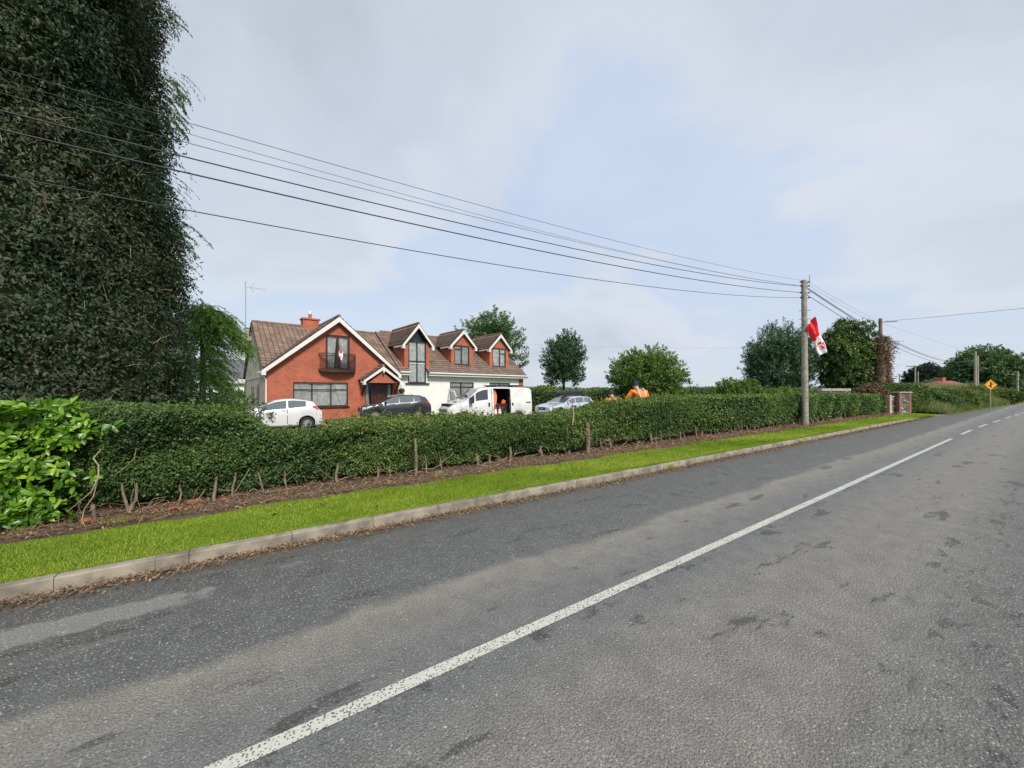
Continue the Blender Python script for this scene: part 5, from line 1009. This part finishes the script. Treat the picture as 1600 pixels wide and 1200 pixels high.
# ------------------------------------------------------------------ vehicles (front at local -x, near side at local -y)
def itp(tab, x): return float(np.interp(x, [a for a, _ in tab], [b for _, b in tab]))
class Car:
    def __init__(s, name, label, cat, loc, yaw, Lc, Wc, top, belt, wheels, R, zb, tum, plan, paint, glass, side, ws, rs, pillars, group=None, hole=None):
        s.L, s.h, s.top, s.belt, s.wh, s.R, s.zb, s.tum, s.plan = Lc, Wc/2, top, belt, wheels, R, zb, tum, plan
        s.root = empty(name, loc, R_(yaw), label, cat, group)
        xs = set(np.linspace(0, Lc, 46).round(4)); xs |= {a for a, _ in top} | {ws[0], ws[1]} | ({rs[0], rs[1]} if rs else set())
        for a, b in side: xs |= {a, b}
        for p_ in pillars: xs |= {p_-.035, p_+.035}
        if hole: xs |= {hole[0], hole[1]}
        for w_ in wheels: xs |= set((w_+(R+.055)*np.cos(np.linspace(0, math.pi, 15))).round(4)) | {w_-R-.056, w_+R+.056}
        xs = sorted(x for x in xs if 0 <= x <= Lc); xs = [x for i, x in enumerate(xs) if i == 0 or x-xs[i-1] > 1e-3]
        rings = [s.ring(x) for x in xs]; K = len(rings[0]); vs = []
        for x, r in zip(xs, rings):
            vs += [(x-Lc/2, -y, z) for y, z in r]+[(x-Lc/2, y, z) for y, z in reversed(r[:-1])]
        n = 2*K-1; body = MB(); gl = {}
        for i in range(len(xs)-1):
            xm = (xs[i]+xs[i+1])/2
            for k in range(n-1):
                kk = min(k, n-2-k); f = (i*n+k, i*n+k+1, (i+1)*n+k+1, (i+1)*n+k); key = None
                if kk == 5 and any(a < xm < b for a, b in side) and not any(abs(xm-p_) < .034 for p_ in pillars): key = ('side_window', k < K, sum(xm > p_ for p_ in pillars))
                if kk >= 8 and ws[0] < xm < ws[1]: key = 'windscreen'
                if rs and kk >= 8 and rs[0] < xm < rs[1]: key = 'rear_window'
                if hole and hole[0] < xm < hole[1] and 1 <= k <= 6: continue
                if key: gl.setdefault(key, []).append(f)
                else: body.f.append(f)
            body.f.append((i*n, (i+1)*n, (i+1)*n+n-1, i*n+n-1)) if False else None
        body.v = vs; body.f.append(tuple(range(n))); body.f.append(tuple((len(xs)-1)*n+k for k in range(n-1, -1, -1))); body.m = [0]*len(body.f)
        s.body = body.build('body', M[paint], s.root, 38)
        for key, fs in gl.items():
            ids = sorted({i for f in fs for i in f}); mp = {a: b for b, a in enumerate(ids)}; MB().add([vs[i] for i in ids], [tuple(mp[i] for i in f) for f in fs]).build(key if isinstance(key, str) else key[0], M[glass], s.root, 50)
        hh = s.h*.66; MB().box(-Lc/2+.12, Lc/2-.12, -hh, hh, zb+.0, itp(belt, Lc*.5)-.18).build('underbody', M['dark'], s.root)
        for w_ in wheels:
            for sg in (-1, 1): s.wheel(w_-Lc/2, sg)
    def ring(s, x):
        zt = itp(s.top, x); h = s.h*itp(s.plan, x); zb = s.zb
        for w_ in s.wh:
            d = abs(x-w_); Ra = s.R+.055
            if d < Ra: zb = max(zb, s.R+math.sqrt(Ra*Ra-d*d))
        zs = min(itp(s.belt, x), zt-.05); zb = min(zb, zs-.08); zu = zs+(zt-zs)*.90; y0 = h*.965; yr = y0-s.tum*(zu-zs); q = zs-zb
        return [(h*.90, zb), (h*.975, zb+.08*q), (h, zb+.38*q), (h*.998, zb+.72*q), (y0, zs), (y0-s.tum*(zu-zs)*.07-.008, zs+(zu-zs)*.07), (yr+s.tum*(zu-zs)*.08, zs+(zu-zs)*.92), (yr, zu), (yr*.93, zt-.015), (yr*.5, zt+.0), (0, zt+.018)]
    def surf(s, x, k):
        r = s.ring(x); i = min(int(k), len(r)-2); f = k-i; return Vector((x-s.L/2, -(r[i][0]*(1-f)+r[i+1][0]*f), r[i][1]*(1-f)+r[i+1][1]*f))
    def patch(s, name, x0, x1, k0, k1, m_, o=.006, sides=(-1, 1), parent=None, n=6, slant=0.):
        for sg in sides:
            V = []; 
            for lay in (o, -.02):
                for i in range(n+1):
                    for j in range(n+1):
                        k = k0+(k1-k0)*j/n; x = x0+(x1-x0)*i/n+slant*(j/n-.5); e = 1e-3; p = s.surf(x, k)
                        nn = (s.surf(x+e, k)-s.surf(x-e, k)).cross(s.surf(x, min(k+e*5, 9.99))-s.surf(x, k-e*5))
                        nn = nn.normalized() if nn.length > 1e-12 else Vector((0, -1, 0))
                        if nn.y > 0 or (abs(nn.y) < .2 and nn.z < 0): nn = -nn
                        p = p+nn*lay; V.append((p.x, p.y*(1 if sg < 0 else -1), p.z))
            m2 = (n+1)**2; F = []
            for i in range(n):
                for j in range(n): a = i*(n+1)+j; F += [(a, a+1, a+n+2, a+n+1), (m2+a, m2+a+n+1, m2+a+n+2, m2+a+1)]
            for i in range(n):
                for a, b in ((i, i+1), (n*(n+1)+i, n*(n+1)+i+1), (i*(n+1), (i+1)*(n+1)), (i*(n+1)+n, (i+1)*(n+1)+n)): F.append((a, b, m2+b, m2+a))
            o_ = MB().add(V, F).build(name, M[m_], parent or s.root, 50)
        return o_
    def wheel(s, x, sg):
        R = s.R; y = sg*(s.h-.02); w_ = .2; f = lambda p: [(r, -sg*d) for r, d in p]
        t = MB().lathe(f([(R*.62, .0), (R*.93, .005), (R, .03), (R, w_-.03), (R*.9, w_), (R*.62, w_)]), (x, y, R), 'y', 28).build('wheel', M['tyre'], s.root, 40)
        MB().lathe(f([(R*.60, .03), (R*.66, .012), (R*.64, .0), (R*.60, .03)]), (x, y+sg*.003, R), 'y', 28).lathe(f([(0, -.004), (R*.13, -.002), (R*.14, .03), (0, .03)]), (x, y, R), 'y', 14).build('rim', M['silver'], t, 40)
        MB().lathe(f([(0, .055), (R*.60, .055), (R*.60, .06), (0, .06)]), (x, y, R), 'y', 20).build('brake_disc', M['black'], t)
        mb = MB()
        for k in range(12):
            a = 6.283*k/12; mb.bar((x+math.cos(a)*R*.10, y+sg*-.012, R+math.sin(a)*R*.10), (x+math.cos(a)*R*.62, y+sg*-.014, R+math.sin(a)*R*.62), .05, .03, 0, (0, 1, 0))
        mb.build('spokes', M['silver'], t)
    def mirror(s, x, z, m_):
        for sg in (-1, 1):
            h = s.h*itp(s.plan, x)*.95; MB().lathe([(0, -.09), (.06, -.075), (.085, 0), (.07, .07), (0, .09)], (x-s.L/2, sg*(h+.13), z), 'z', 10).bar((x-s.L/2, sg*(h-.02), z-.04), (x-s.L/2, sg*(h+.1), z-.03), .05, .03).build('wing_mirror', M[m_], s.root, 60)
PL = lambda f=.80, r=.88: [(0, f), (.12, f+.09), (.45, .97), (.9, 1), (3.2, 1), (4.0, .96), (4.6, r)]
# white three-door hatchback
c = Car('hatchback_car', 'small white hatchback car parked leftmost before the brick gable', 'car', (-11.26, 18.17, -.06), 35, 3.95, 1.72,
    [(0, .44), (.03, .62), (.14, .72), (.5, .85), (1.0, .98), (1.2, 1.08), (1.95, 1.40), (2.3, 1.465), (2.7, 1.475), (3.2, 1.42), (3.5, 1.36), (3.56, 1.30), (3.78, .98), (3.92, .88), (3.95, .5)],
    [(0, .60), (1.0, .90), (2.5, 1.0), (3.3, 1.10), (3.95, 1.1)], (.80, 3.27), .30, .20, .26, [(0, .74), (.12, .84), (.45, .96), (.9, 1), (3.1, 1), (3.6, .95), (3.95, .84)], 'carwhite', 'carglass', [(1.3, 3.22)], (1.1, 1.93), (3.57, 3.75), (2.45,))
c.patch('tail_light', 3.52, 3.74, 3.6, 5.2, 'redlamp', .012); c.patch('headlight', .22, .62, 3.2, 4.6, 'lamp', .008); c.patch('door_gap', 2.44, 2.465, .6, 4.6, 'black', .002, parent=c.body); c.patch('door_gap', 1.18, 1.205, .6, 4.3, 'black', .002, parent=c.body)
c.patch('door_handle', 2.22, 2.38, 3.75, 3.95, 'carwhite', .03); c.mirror(1.4, .98, 'carwhite'); c.patch('rear_reflector', 3.80, 3.93, 1.3, 1.6, 'redlamp', .006)
MB().box(1.90, 1.99, -.26, .26, .62, .75).build('number_plate', M['plate'], c.root)
# charcoal SUV
c = Car('suv_car', 'dark charcoal suv parked in front of the porch and white wall', 'car', (-7.75, 25.45, -.12), 27, 4.48, 1.86,
    [(0, .55), (.04, .86), (.16, .98), (.6, 1.06), (1.15, 1.14), (2.0, 1.56), (2.4, 1.635), (3.0, 1.65), (3.7, 1.61), (4.05, 1.53), (4.12, 1.45), (4.36, 1.12), (4.45, 1.0), (4.48, .55)],
    [(0, .85), (1.15, 1.06), (3.0, 1.14), (3.7, 1.22), (4.48, 1.2)], (.90, 3.57), .35, .26, .28, [(0, .78), (.12, .86), (.45, .96), (.9, 1), (3.5, 1), (4.1, .95), (4.48, .86)], 'cardark', 'carglass', [(1.42, 3.72)], (1.25, 1.98), (4.13, 4.32), (2.36, 3.30))
c.patch('tail_light', 4.12, 4.44, 3.7, 4.5, 'redlamp', .012); c.patch('headlight', .14, .7, 3.3, 4.2, 'lamp', .01); c.patch('window_chrome', 1.4, 3.75, 4.25, 4.6, 'silver', .01, n=16)
c.patch('roof_rail', 1.9, 3.8, 7.9, 8.05, 'silver', .035, n=14); c.mirror(1.5, 1.16, 'cardark')
for xx in (1.25, 2.36, 3.28): c.patch('door_gap', xx, xx+.022, .6, 4.2, 'black', .002, parent=c.body)
for xx in (2.1, 3.05): c.patch('door_handle', xx, xx+.18, 3.7, 3.9, 'silver', .03)
for w_ in (.90, 3.57): c.patch('arch_trim', w_-.44, w_+.44, .02, .75, 'black', .012, n=16)
MB().box(-2.27, -2.2, -.45, .45, .62, .84).build('grille', M['black'], c.root); MB().lathe([(0, 0), (.03, .0), (.01, .12), (0, .13)], (1.1, 0, 1.63), 'z', 6).build('roof_antenna', M['black'], c.root)
# silver estate with roof box
c = Car('estate_car', 'silver estate car carrying a black roof box right of the van', 'car', (3.75, 27.0, .02), 40, 4.58, 1.77,
    [(0, .48), (.03, .70), (.12, .76), (.5, .84), (1.25, .96), (2.05, 1.33), (2.4, 1.41), (3.0, 1.43), (3.9, 1.38), (4.15, 1.33), (4.2, 1.28), (4.48, .96), (4.55, .9), (4.58, .5)],
    [(0, .64), (1.3, .88), (3.0, .95), (4.58, .99)], (.87, 3.52), .32, .18, .27, [(0, .78), (.12, .86), (.45, .96), (.9, 1), (3.5, 1), (4.2, .95), (4.58, .86)], 'carsilver', 'carglass', [(1.55, 4.1)], (1.35, 2.03), (4.21, 4.43), (2.42, 3.32))
c.patch('headlight', .12, .62, 3.1, 4.3, 'lamp', .01); c.patch('tail_light', 4.25, 4.54, 3.0, 4.2, 'redlamp', .01); c.mirror(1.6, .98, 'carsilver')
for xx in (1.4, 2.42, 3.30): c.patch('door_gap', xx, xx+.022, .6, 4.2, 'black', .002, parent=c.body)
gr = MB().box(-2.31, -2.24, -.30, .30, .42, .70).box(-2.30, -2.2, -.75, -.42, .25, .38).box(-2.30, -2.2, .42, .75, .25, .38).build('grille', M['black'], c.root); mb = MB()
for k in range(5): mb.box(-2.318, -2.305, -.28, .28, .46+k*.045, .468+k*.045)
for k in range(4): mb.lathe([(.05, -.004), (.058, -.004), (.058, .004), (.05, .004)], (-2.325, -.105+k*.07, .64), 'z', 12) if 0 else mb.tube([(-2.322, -.105+k*.07+.045*math.cos(a), .60+.045*math.sin(a)) for a in np.linspace(0, 6.28, 13)], .006, 4)
mb.build('grille_bars', M['silver'], gr); MB().box(-2.335, -2.30, -.26, .26, .40, .50).build('number_plate', M['plate'], c.root)
MB().bar((.1, -.62, 1.45), (.1, .62, 1.45), .05, .04).bar((1.0, -.62, 1.44), (1.0, .62, 1.44), .05, .04).build('roof_bars', M['silver'], c.root)
bx = MB(); vs = []; n = 16; pr = [(-1.15, .05, .03), (-1.1, .25, .09), (-.9, .36, .13), (-.4, .40, .16), (.6, .40, .16), (.95, .38, .14), (1.05, .28, .10), (1.08, .05, .03)]
for (x, w_, h_) in pr:
    for k in range(n): a = 6.283*k/n; ca, sa = math.cos(a), math.sin(a); vs.append((x*1.25+.25, math.copysign(abs(ca)**.5, ca)*w_, 1.66+math.copysign(abs(sa)**.6, sa)*h_*1.15))
rb = bx.add(vs, [(i*n+k, i*n+(k+1)%n, (i+1)*n+(k+1)%n, (i+1)*n+k) for i in range(len(pr)-1) for k in range(n)]+[tuple(range(n-1, -1, -1)), tuple((len(pr)-1)*n+k for k in range(n))]).build('roof_box', M['black'], None, 45)
rb.matrix_world = Matrix.Translation(c.root.location) @ Matrix.Rotation(R_(40), 4, 'Z'); tag(rb, 'long black roof box strapped on top of the silver estate car', 'roof box')
# white van with its side door slid open
c = Car('van', 'white panel van with its sliding side door open showing tools inside', 'van', (-1.45, 20.9, .04), 27, 4.78, 1.90,
    [(0, .50), (.03, .78), (.10, .93), (.35, 1.08), (.85, 1.24), (1.1, 1.40), (1.62, 1.80), (1.9, 1.91), (2.3, 1.955), (4.5, 1.94), (4.72, 1.90), (4.78, 1.84)],
    [(0, .76), (.85, 1.14), (1.2, 1.16), (2.2, 1.26), (4.78, 1.26)], (.83, 3.95), .325, .28, .14, [(0, .78), (.10, .86), (.4, .95), (.85, 1), (4.6, 1), (4.78, .97)], 'vanwhite', 'carglass', [(1.22, 2.16)], (.95, 1.66), None, (1.44,), hole=(2.48, 3.42))
bpy.data.objects[c.root.name].children[0]
for ch in c.root.children:
    if ch.name.startswith('side_window'): ch.data.materials[0] = M['vanglass']
X = lambda x: x-2.39
V_ = [(X(2.46), -.86, .42), (X(3.45), -.86, .42), (X(3.45), .80, .42), (X(2.46), .80, .42), (X(2.46), -.74, 1.85), (X(3.45), -.74, 1.85), (X(3.45), .76, 1.85), (X(2.46), .76, 1.85)]
MB().add(V_, [(0,1,2,3), (4,7,6,5), (1,5,6,2), (2,6,7,3), (3,7,4,0)]).build('cargo_lining', M['dark'], c.root)
# sliding door: a real panel standing proud of the rear side
def panel(x0, x1, k0, k1, o, name, m_, parent): return c.patch(name, x0, x1, k0, k1, m_, o, (-1,), parent, 14)
sd = panel(3.40, 4.36, .3, 6.9, .075, 'sliding_door', 'vanwhite', c.root); panel(3.40, 3.44, .3, 6.6, .079, 'door_edge', 'black', sd)
MB().box(X(3.50), X(3.58), -1.045, -1.01, .98, 1.12).build('handle', M['black'], sd)
MB().box(X(4.36), X(4.70), -.962, -.945, 1.12, 1.16).build('door_rail', M['black'], c.root); MB().box(X(2.16), X(2.24), -.985, -.945, .95, 1.14).build('door_handle', M['black'], c.root)
MB().box(X(2.44), X(3.44), -.95, -.80, .33, .42).build('door_step', M['vanwhite'], c.root); c.patch('side_moulding', 1.3, 2.4, .05, .6, 'black', .012, (-1,), n=8); c.patch('side_moulding', 4.36, 4.7, .05, .6, 'black', .012, (-1,), n=8)
c.patch('door_gap', 2.36, 2.385, .6, 7.0, 'black', .002, (-1,), c.body, 14); c.patch('door_gap', 1.12, 1.13, .8, 4.5, 'black', .002, (-1,), c.body); c.patch('headlight', .16, .72, 3.2, 4.9, 'lamp', .012)
MB().box(-2.42, -2.33, -.82, .82, .24, .56).build('bumper', M['black'], c.root); gr = MB().box(-2.41, -2.34, -.50, .50, .66, .80).build('grille', M['black'], c.root)
MB().bar((-2.415, -.48, .735), (-2.415, .48, .735), .012, .03).tube([(-2.42, .07*math.cos(a), .735+.07*math.sin(a)) for a in np.linspace(0, 6.28, 13)], .012, 4).build('badge_bar', M['silver'], gr)
MB().box(-2.445, -2.42, -.26, .26, .36, .47).build('number_plate', M['plate'], c.root)
MB().box(X(.55), X(.75), -.32, -.02, 1.165, 1.20).build('bonnet_vent', M['black'], c.root)
for sg in (-1, 1): MB().box(X(1.10), X(1.28), sg*1.08-.10, sg*1.08+.10, 1.12, 1.42).bar((X(1.2), sg*.93, 1.2), (X(1.2), sg*1.0, 1.2), .08, .05).build('wing_mirror', M['black'], c.root)
# passenger door standing open on the far side
od = MB(); Lp = [(0, .45), (0, 1.15), (.35, 1.75), (.8, 1.86), (.95, 1.2), (.95, .45)]; hp = [(.12, 1.22), (.40, 1.68), (.74, 1.76), (.82, 1.24)]
fr_ = [(X(1.15)-.35*a, .95+.93*a, z) for a, z in Lp]; hf = [(X(1.15)-.35*a, .95+.93*a, z) for a, z in hp]; od.poly(fr_, [hf]); od.poly([(x+.05, y+.02, z) for x, y, z in fr_], [[(x+.05, y+.02, z) for x, y, z in hf]])
nF = len(fr_)
for lst in (fr_, hf):
    q = len(lst); od.add(lst+[(x+.05, y+.02, z) for x, y, z in lst], [(i, (i+1) % q, q+(i+1) % q, q+i) for i in range(q)])
od.build('open_front_door', M['vanwhite'], c.root)
VM = Matrix.Translation(c.root.location) @ Matrix.Rotation(R_(27), 4, 'Z')
def inv(o, x, y, z, rx=0, ry=0, rz=0): o.matrix_world = VM @ Matrix.Translation((X(x), y, z)) @ Matrix.Rotation(rz, 4, 'Z') @ Matrix.Rotation(ry, 4, 'Y') @ Matrix.Rotation(rx, 4, 'X'); return o
rk = MB().bar((X(2.5), -.6, 2.05), (X(4.4), -.6, 2.05), .04, .05).bar((X(2.5), .5, 2.05), (X(4.4), .5, 2.05), .04, .05).bar((X(2.7), -.66, 2.0), (X(2.7), .66, 2.0), .05, .06).bar((X(4.1), -.66, 2.0), (X(4.1), .66, 2.0), .05, .06); rk.build('roof_rack', M['black'], c.root)
for i, x in enumerate((2.68, 2.93)):
    cn = empty('traffic_cone', (0, 0, 0), 0, ['left of two red and white traffic cones standing in the open van', 'right of two red and white traffic cones standing in the open van'][i], 'traffic cone', 'cones in the open van'); inv(cn, x, -.68, .425)
    MB().box(-.13, .13, -.13, .13, 0, .03).build('base', M['red'], cn); MB().lathe([(.105, .03), (.095, .14), (.07, .30), (.06, .36)], (0,0,0), 'z', 16).build('sleeve', M['flagwhite'], cn, 40); MB().lathe([(.0, .36), (.06, .36), (.045, .46), (.03, .50), (0, .50)], (0,0,0), 'z', 16).build('tip', M['red'], cn, 40)
    MB().lathe([(.108, .02), (.107, .10), (.10, .10), (.10, .02)], (0,0,0), 'z', 16).build('lower_band', M['red'], cn, 40)
bd = MB().box(-.10, .10, -.03, .03, 0, .72); 
for k in range(5): bd.box(-.07, .07, -.04, -.03, .08+k*.125, .14+k*.125)
o = bd.build('orange_board', M['orange']); inv(o, 3.02, -.45, .60, ry=.42); tag(o, 'slanting orange plastic board propped inside the open van', 'board')
jk = MB()
vs = [(-.12, 0, .9), (.10, 0, .9), (.17, -.03, .55), (.13, -.05, .15), (-.02, -.04, .0), (-.14, -.03, .25), (-.16, 0, .6)]; jk.poly(vs); jk.poly([(x, y+.05, z) for x, y, z in vs]); q = len(vs); jk.add(vs+[(x, y+.05, z) for x, y, z in vs], [(i, (i+1) % q, q+(i+1) % q, q+i) for i in range(q)])
M['hivis'] = mat('hivis_orange', (.95, .22, .02), .7, var=.12, vs=8); M['reflect'] = mat('reflective_band', (.45, .45, .45), .4, .2)
o = jk.build('hanging_jacket', M['hivis'], None); inv(o, 2.62, -.60, .90); tag(o, 'orange high-visibility jacket hanging inside the open van doorway', 'jacket'); MB().bar((-.04, -.035, .86), (.04, -.07, .1), .045, .012, 0, (0, 1, 0)).build('reflective_stripe', M['reflect'], o)
o = MB().lathe([(0, 0), (.10, .0), (.11, .10), (.08, .18), (0, .2)], (0,0,0), 'z', 14).build('blue_container', mat('grey_blue_plastic', (.18, .24, .30), .6), None, 50); inv(o, 2.56, -.62, 1.62); tag(o, 'grey-blue bucket-shaped container hung high beside the orange jacket in the van', 'container')

# ------------------------------------------------------------------ people
def skinmesh(name, joints, edges, m_, parent, inflate=0., root=0, sub=2):
    me = bpy.data.meshes.new('t'); me.from_pydata([j[:3] for j in joints], edges, []); o = bpy.data.objects.new('t', me); col.objects.link(o)
    mod = o.modifiers.new('s', 'SKIN'); mod.use_smooth_shade = True
    for i, j in enumerate(joints): sv = me.skin_vertices[0].data[i]; r = j[3]+inflate; rr = j[4]+inflate if len(j) > 4 else r; sv.radius = (r, rr); sv.use_root = (i == root)
    sb = o.modifiers.new('b', 'SUBSURF'); sb.levels = sub; sb.render_levels = sub
    dg = bpy.context.evaluated_depsgraph_get(); m2 = bpy.data.meshes.new_from_object(o.evaluated_get(dg)); bpy.data.objects.remove(o); m2.name = name; m2.materials.clear(); return link(name, m2, parent, M[m_], 180)
def person(loc, rz, bend, label, cap):
    r = empty('person', loc, rz, label, 'person', 'workers behind the hedge')
    # local +x is where they face; hips at .92, torso bent forward by `bend`
    hip = Vector((0, 0, .92)); dv = Vector((math.sin(bend), 0, math.cos(bend))); ab = hip+dv*.26; ch = hip+dv*.48+Vector((-.02, 0, .03)); sh = hip+dv*.56; nk = hip+dv*.63+Vector((.03, 0, .0)); hd = nk+Vector((.11, 0, .04+.05*math.cos(bend))); J = []
    def j(p, r_, r2=None): J.append((p[0], p[1], p[2], r_, r2 or r_)); return len(J)-1
    E = []; H_ = j(hip, .135, .16); A = j(ab, .12, .15); C = j(ch, .13, .18); NK = j(nk, .055); HB = j(nk.lerp(hd, .6), .075, .07); HT = j(hd+Vector((.02, 0, .07)), .088, .08); E += [(H_, A), (A, C), (C, NK), (NK, HB), (HB, HT)]
    torso = [(0, 0, 0)]
    arms = []; hands = []
    for s_ in (-1, 1):
        S_ = sh+Vector((0, .215*s_, -.04)); el = S_+Vector((.08, .15*s_, -.25)); wr = el+Vector((.20, -.05*s_, -.15)); pm = wr+Vector((.06, 0, -.05))
        a = j(S_, .062); b = j(el, .043); c_ = j(wr, .03, .027); p = j(pm, .036, .022); E += [(C, a), (a, b), (b, c_), (c_, p)]; arms.append((a, b, c_))
        for k in range(4): k1 = j(pm+Vector((.045, (k-1.5)*.019, -.022+.004*(k % 2))), .0095); k2 = j(pm+Vector((.066, (k-1.5)*.020, -.052-.003*k)), .0085); E += [(p, k1), (k1, k2)]
        t1 = j(pm+Vector((.02, .034*s_*-1, -.012)), .011); t2 = j(pm+Vector((.045, .045*s_*-1, -.032)), .0095); E += [(p, t1), (t1, t2)]
    legs = []
    for s_ in (-1, 1):
        k0 = j(hip+Vector((0, .10*s_, -.08)), .095); k1 = j((.04+.02*s_, .12*s_, .48), .062); k2 = j((-.02+.02*s_, .13*s_, .09), .042); k3 = j((.14+.02*s_, .14*s_, .035), .04, .035); E += [(H_, k0), (k0, k1), (k1, k2), (k2, k3)]; legs.append((k0, k1, k2, k3))
    skinmesh('body', J, E, 'skin', r)
    idx = [H_, A, C]+[x for a in arms for x in a]; mp = {v: i for i, v in enumerate(idx)}
    jj = [J[i] for i in idx]; jj[0] = (*jj[0][:3], .15, .18); ee = [(mp[H_], mp[A]), (mp[A], mp[C])]+[e for a in arms for e in ((mp[C], mp[a[0]]), (mp[a[0]], mp[a[1]]), (mp[a[1]], mp[a[2]]))]
    jk = skinmesh('jacket', jj, ee, 'hivis', r, .05); idx = [H_]+[x for a in legs for x in a[:3]]; mp = {v: i for i, v in enumerate(idx)}
    skinmesh('trousers', [J[i] for i in idx], [e for a in legs for e in ((mp[H_], mp[a[0]]), (mp[a[0]], mp[a[1]]), (mp[a[1]], mp[a[2]]))], 'navy', r, .016)
    for a in legs: q = J[a[3]]; b = J[a[2]]; MB().tube([(b[0]-.03, b[1], .06), (b[0]+.05, b[1], .05), (q[0], q[1], .04), (q[0]+.08, q[1], .03)], [.05, .055, .05, .03], 10).build('boot', M['black'], r, 60)
    # cap, hair, face
    hc = hd+Vector((.02, 0, .06))
    hs = bmesh.new(); bmesh.ops.create_uvsphere(hs, u_segments=20, v_segments=12, radius=1)
    for v in hs.verts: v.co = Vector((v.co.x*.108, v.co.y*.094, max(v.co.z, -.2)*.125)); v.co += hc+Vector((-.004, 0, .035))
    me = bpy.data.meshes.new('cap'); hs.to_mesh(me); hs.free(); cp = link('cap', me, r, M[cap], 60)
    MB().box(.07, .19, -.07, .07, .02, .032, M=Matrix.Translation(hc)).build('peak', M[cap], cp)
    MB().lathe([(.0, -.02), (.018, -.01), (.02, .01), (0, .03)], tuple(hc+Vector((.10, 0, -.035))), 'z', 8).build('nose', M['skin'], r, 60)
    for s_ in (-1, 1):
        MB().lathe([(0, -.03), (.012, -.02), (.014, .01), (0, .03)], tuple(hc+Vector((.0, .088*s_, -.03))), 'z', 8).build('ear', M['skin'], r, 60); MB().lathe([(0, -.008), (.009, 0), (0, .008)], tuple(hc+Vector((.092, .032*s_, -.012))), 'z', 8).build('eye', M['dark'], r, 60)
    MB().bar(tuple(hc+Vector((.093, -.022, -.075))), tuple(hc+Vector((.093, .022, -.075))), .008, .008).build('mouth', M['red'], r)
    # reflective braces and waist band hugging the jacket
    up_ = dv; bk = Vector((-math.cos(bend), 0, math.sin(bend)))
    for yy in (-.10, .10):
        mb = MB(); pts = [hip+up_*f+bk*(.135+.02*math.sin(f*5))+Vector((0, yy, 0)) for f in (.02, .15, .3, .45, .56)]; pts += [sh+up_*.075+bk*.06+Vector((0, yy, 0))]
        for p0, p1 in zip(pts, pts[1:]): mb.bar(p0, p1, .05, .012, 0, tuple(bk))
        mb.build('reflective_brace', M['reflect'], jk)
    r.scale = (1.1, 1.1, 1.1); return r
p = at(1001, 612, 13.8); person((p.x+.02, p.y-.3, .32), R_(97), .78, 'worker in orange high-visibility jacket and dark cap bending over behind the hedge', 'navy')
p = at(965, 612, 15.0); person((p.x, p.y-.2, .06), R_(100), .9, 'second worker stooping, only a bit of orange jacket visible, left of the first', 'hair')
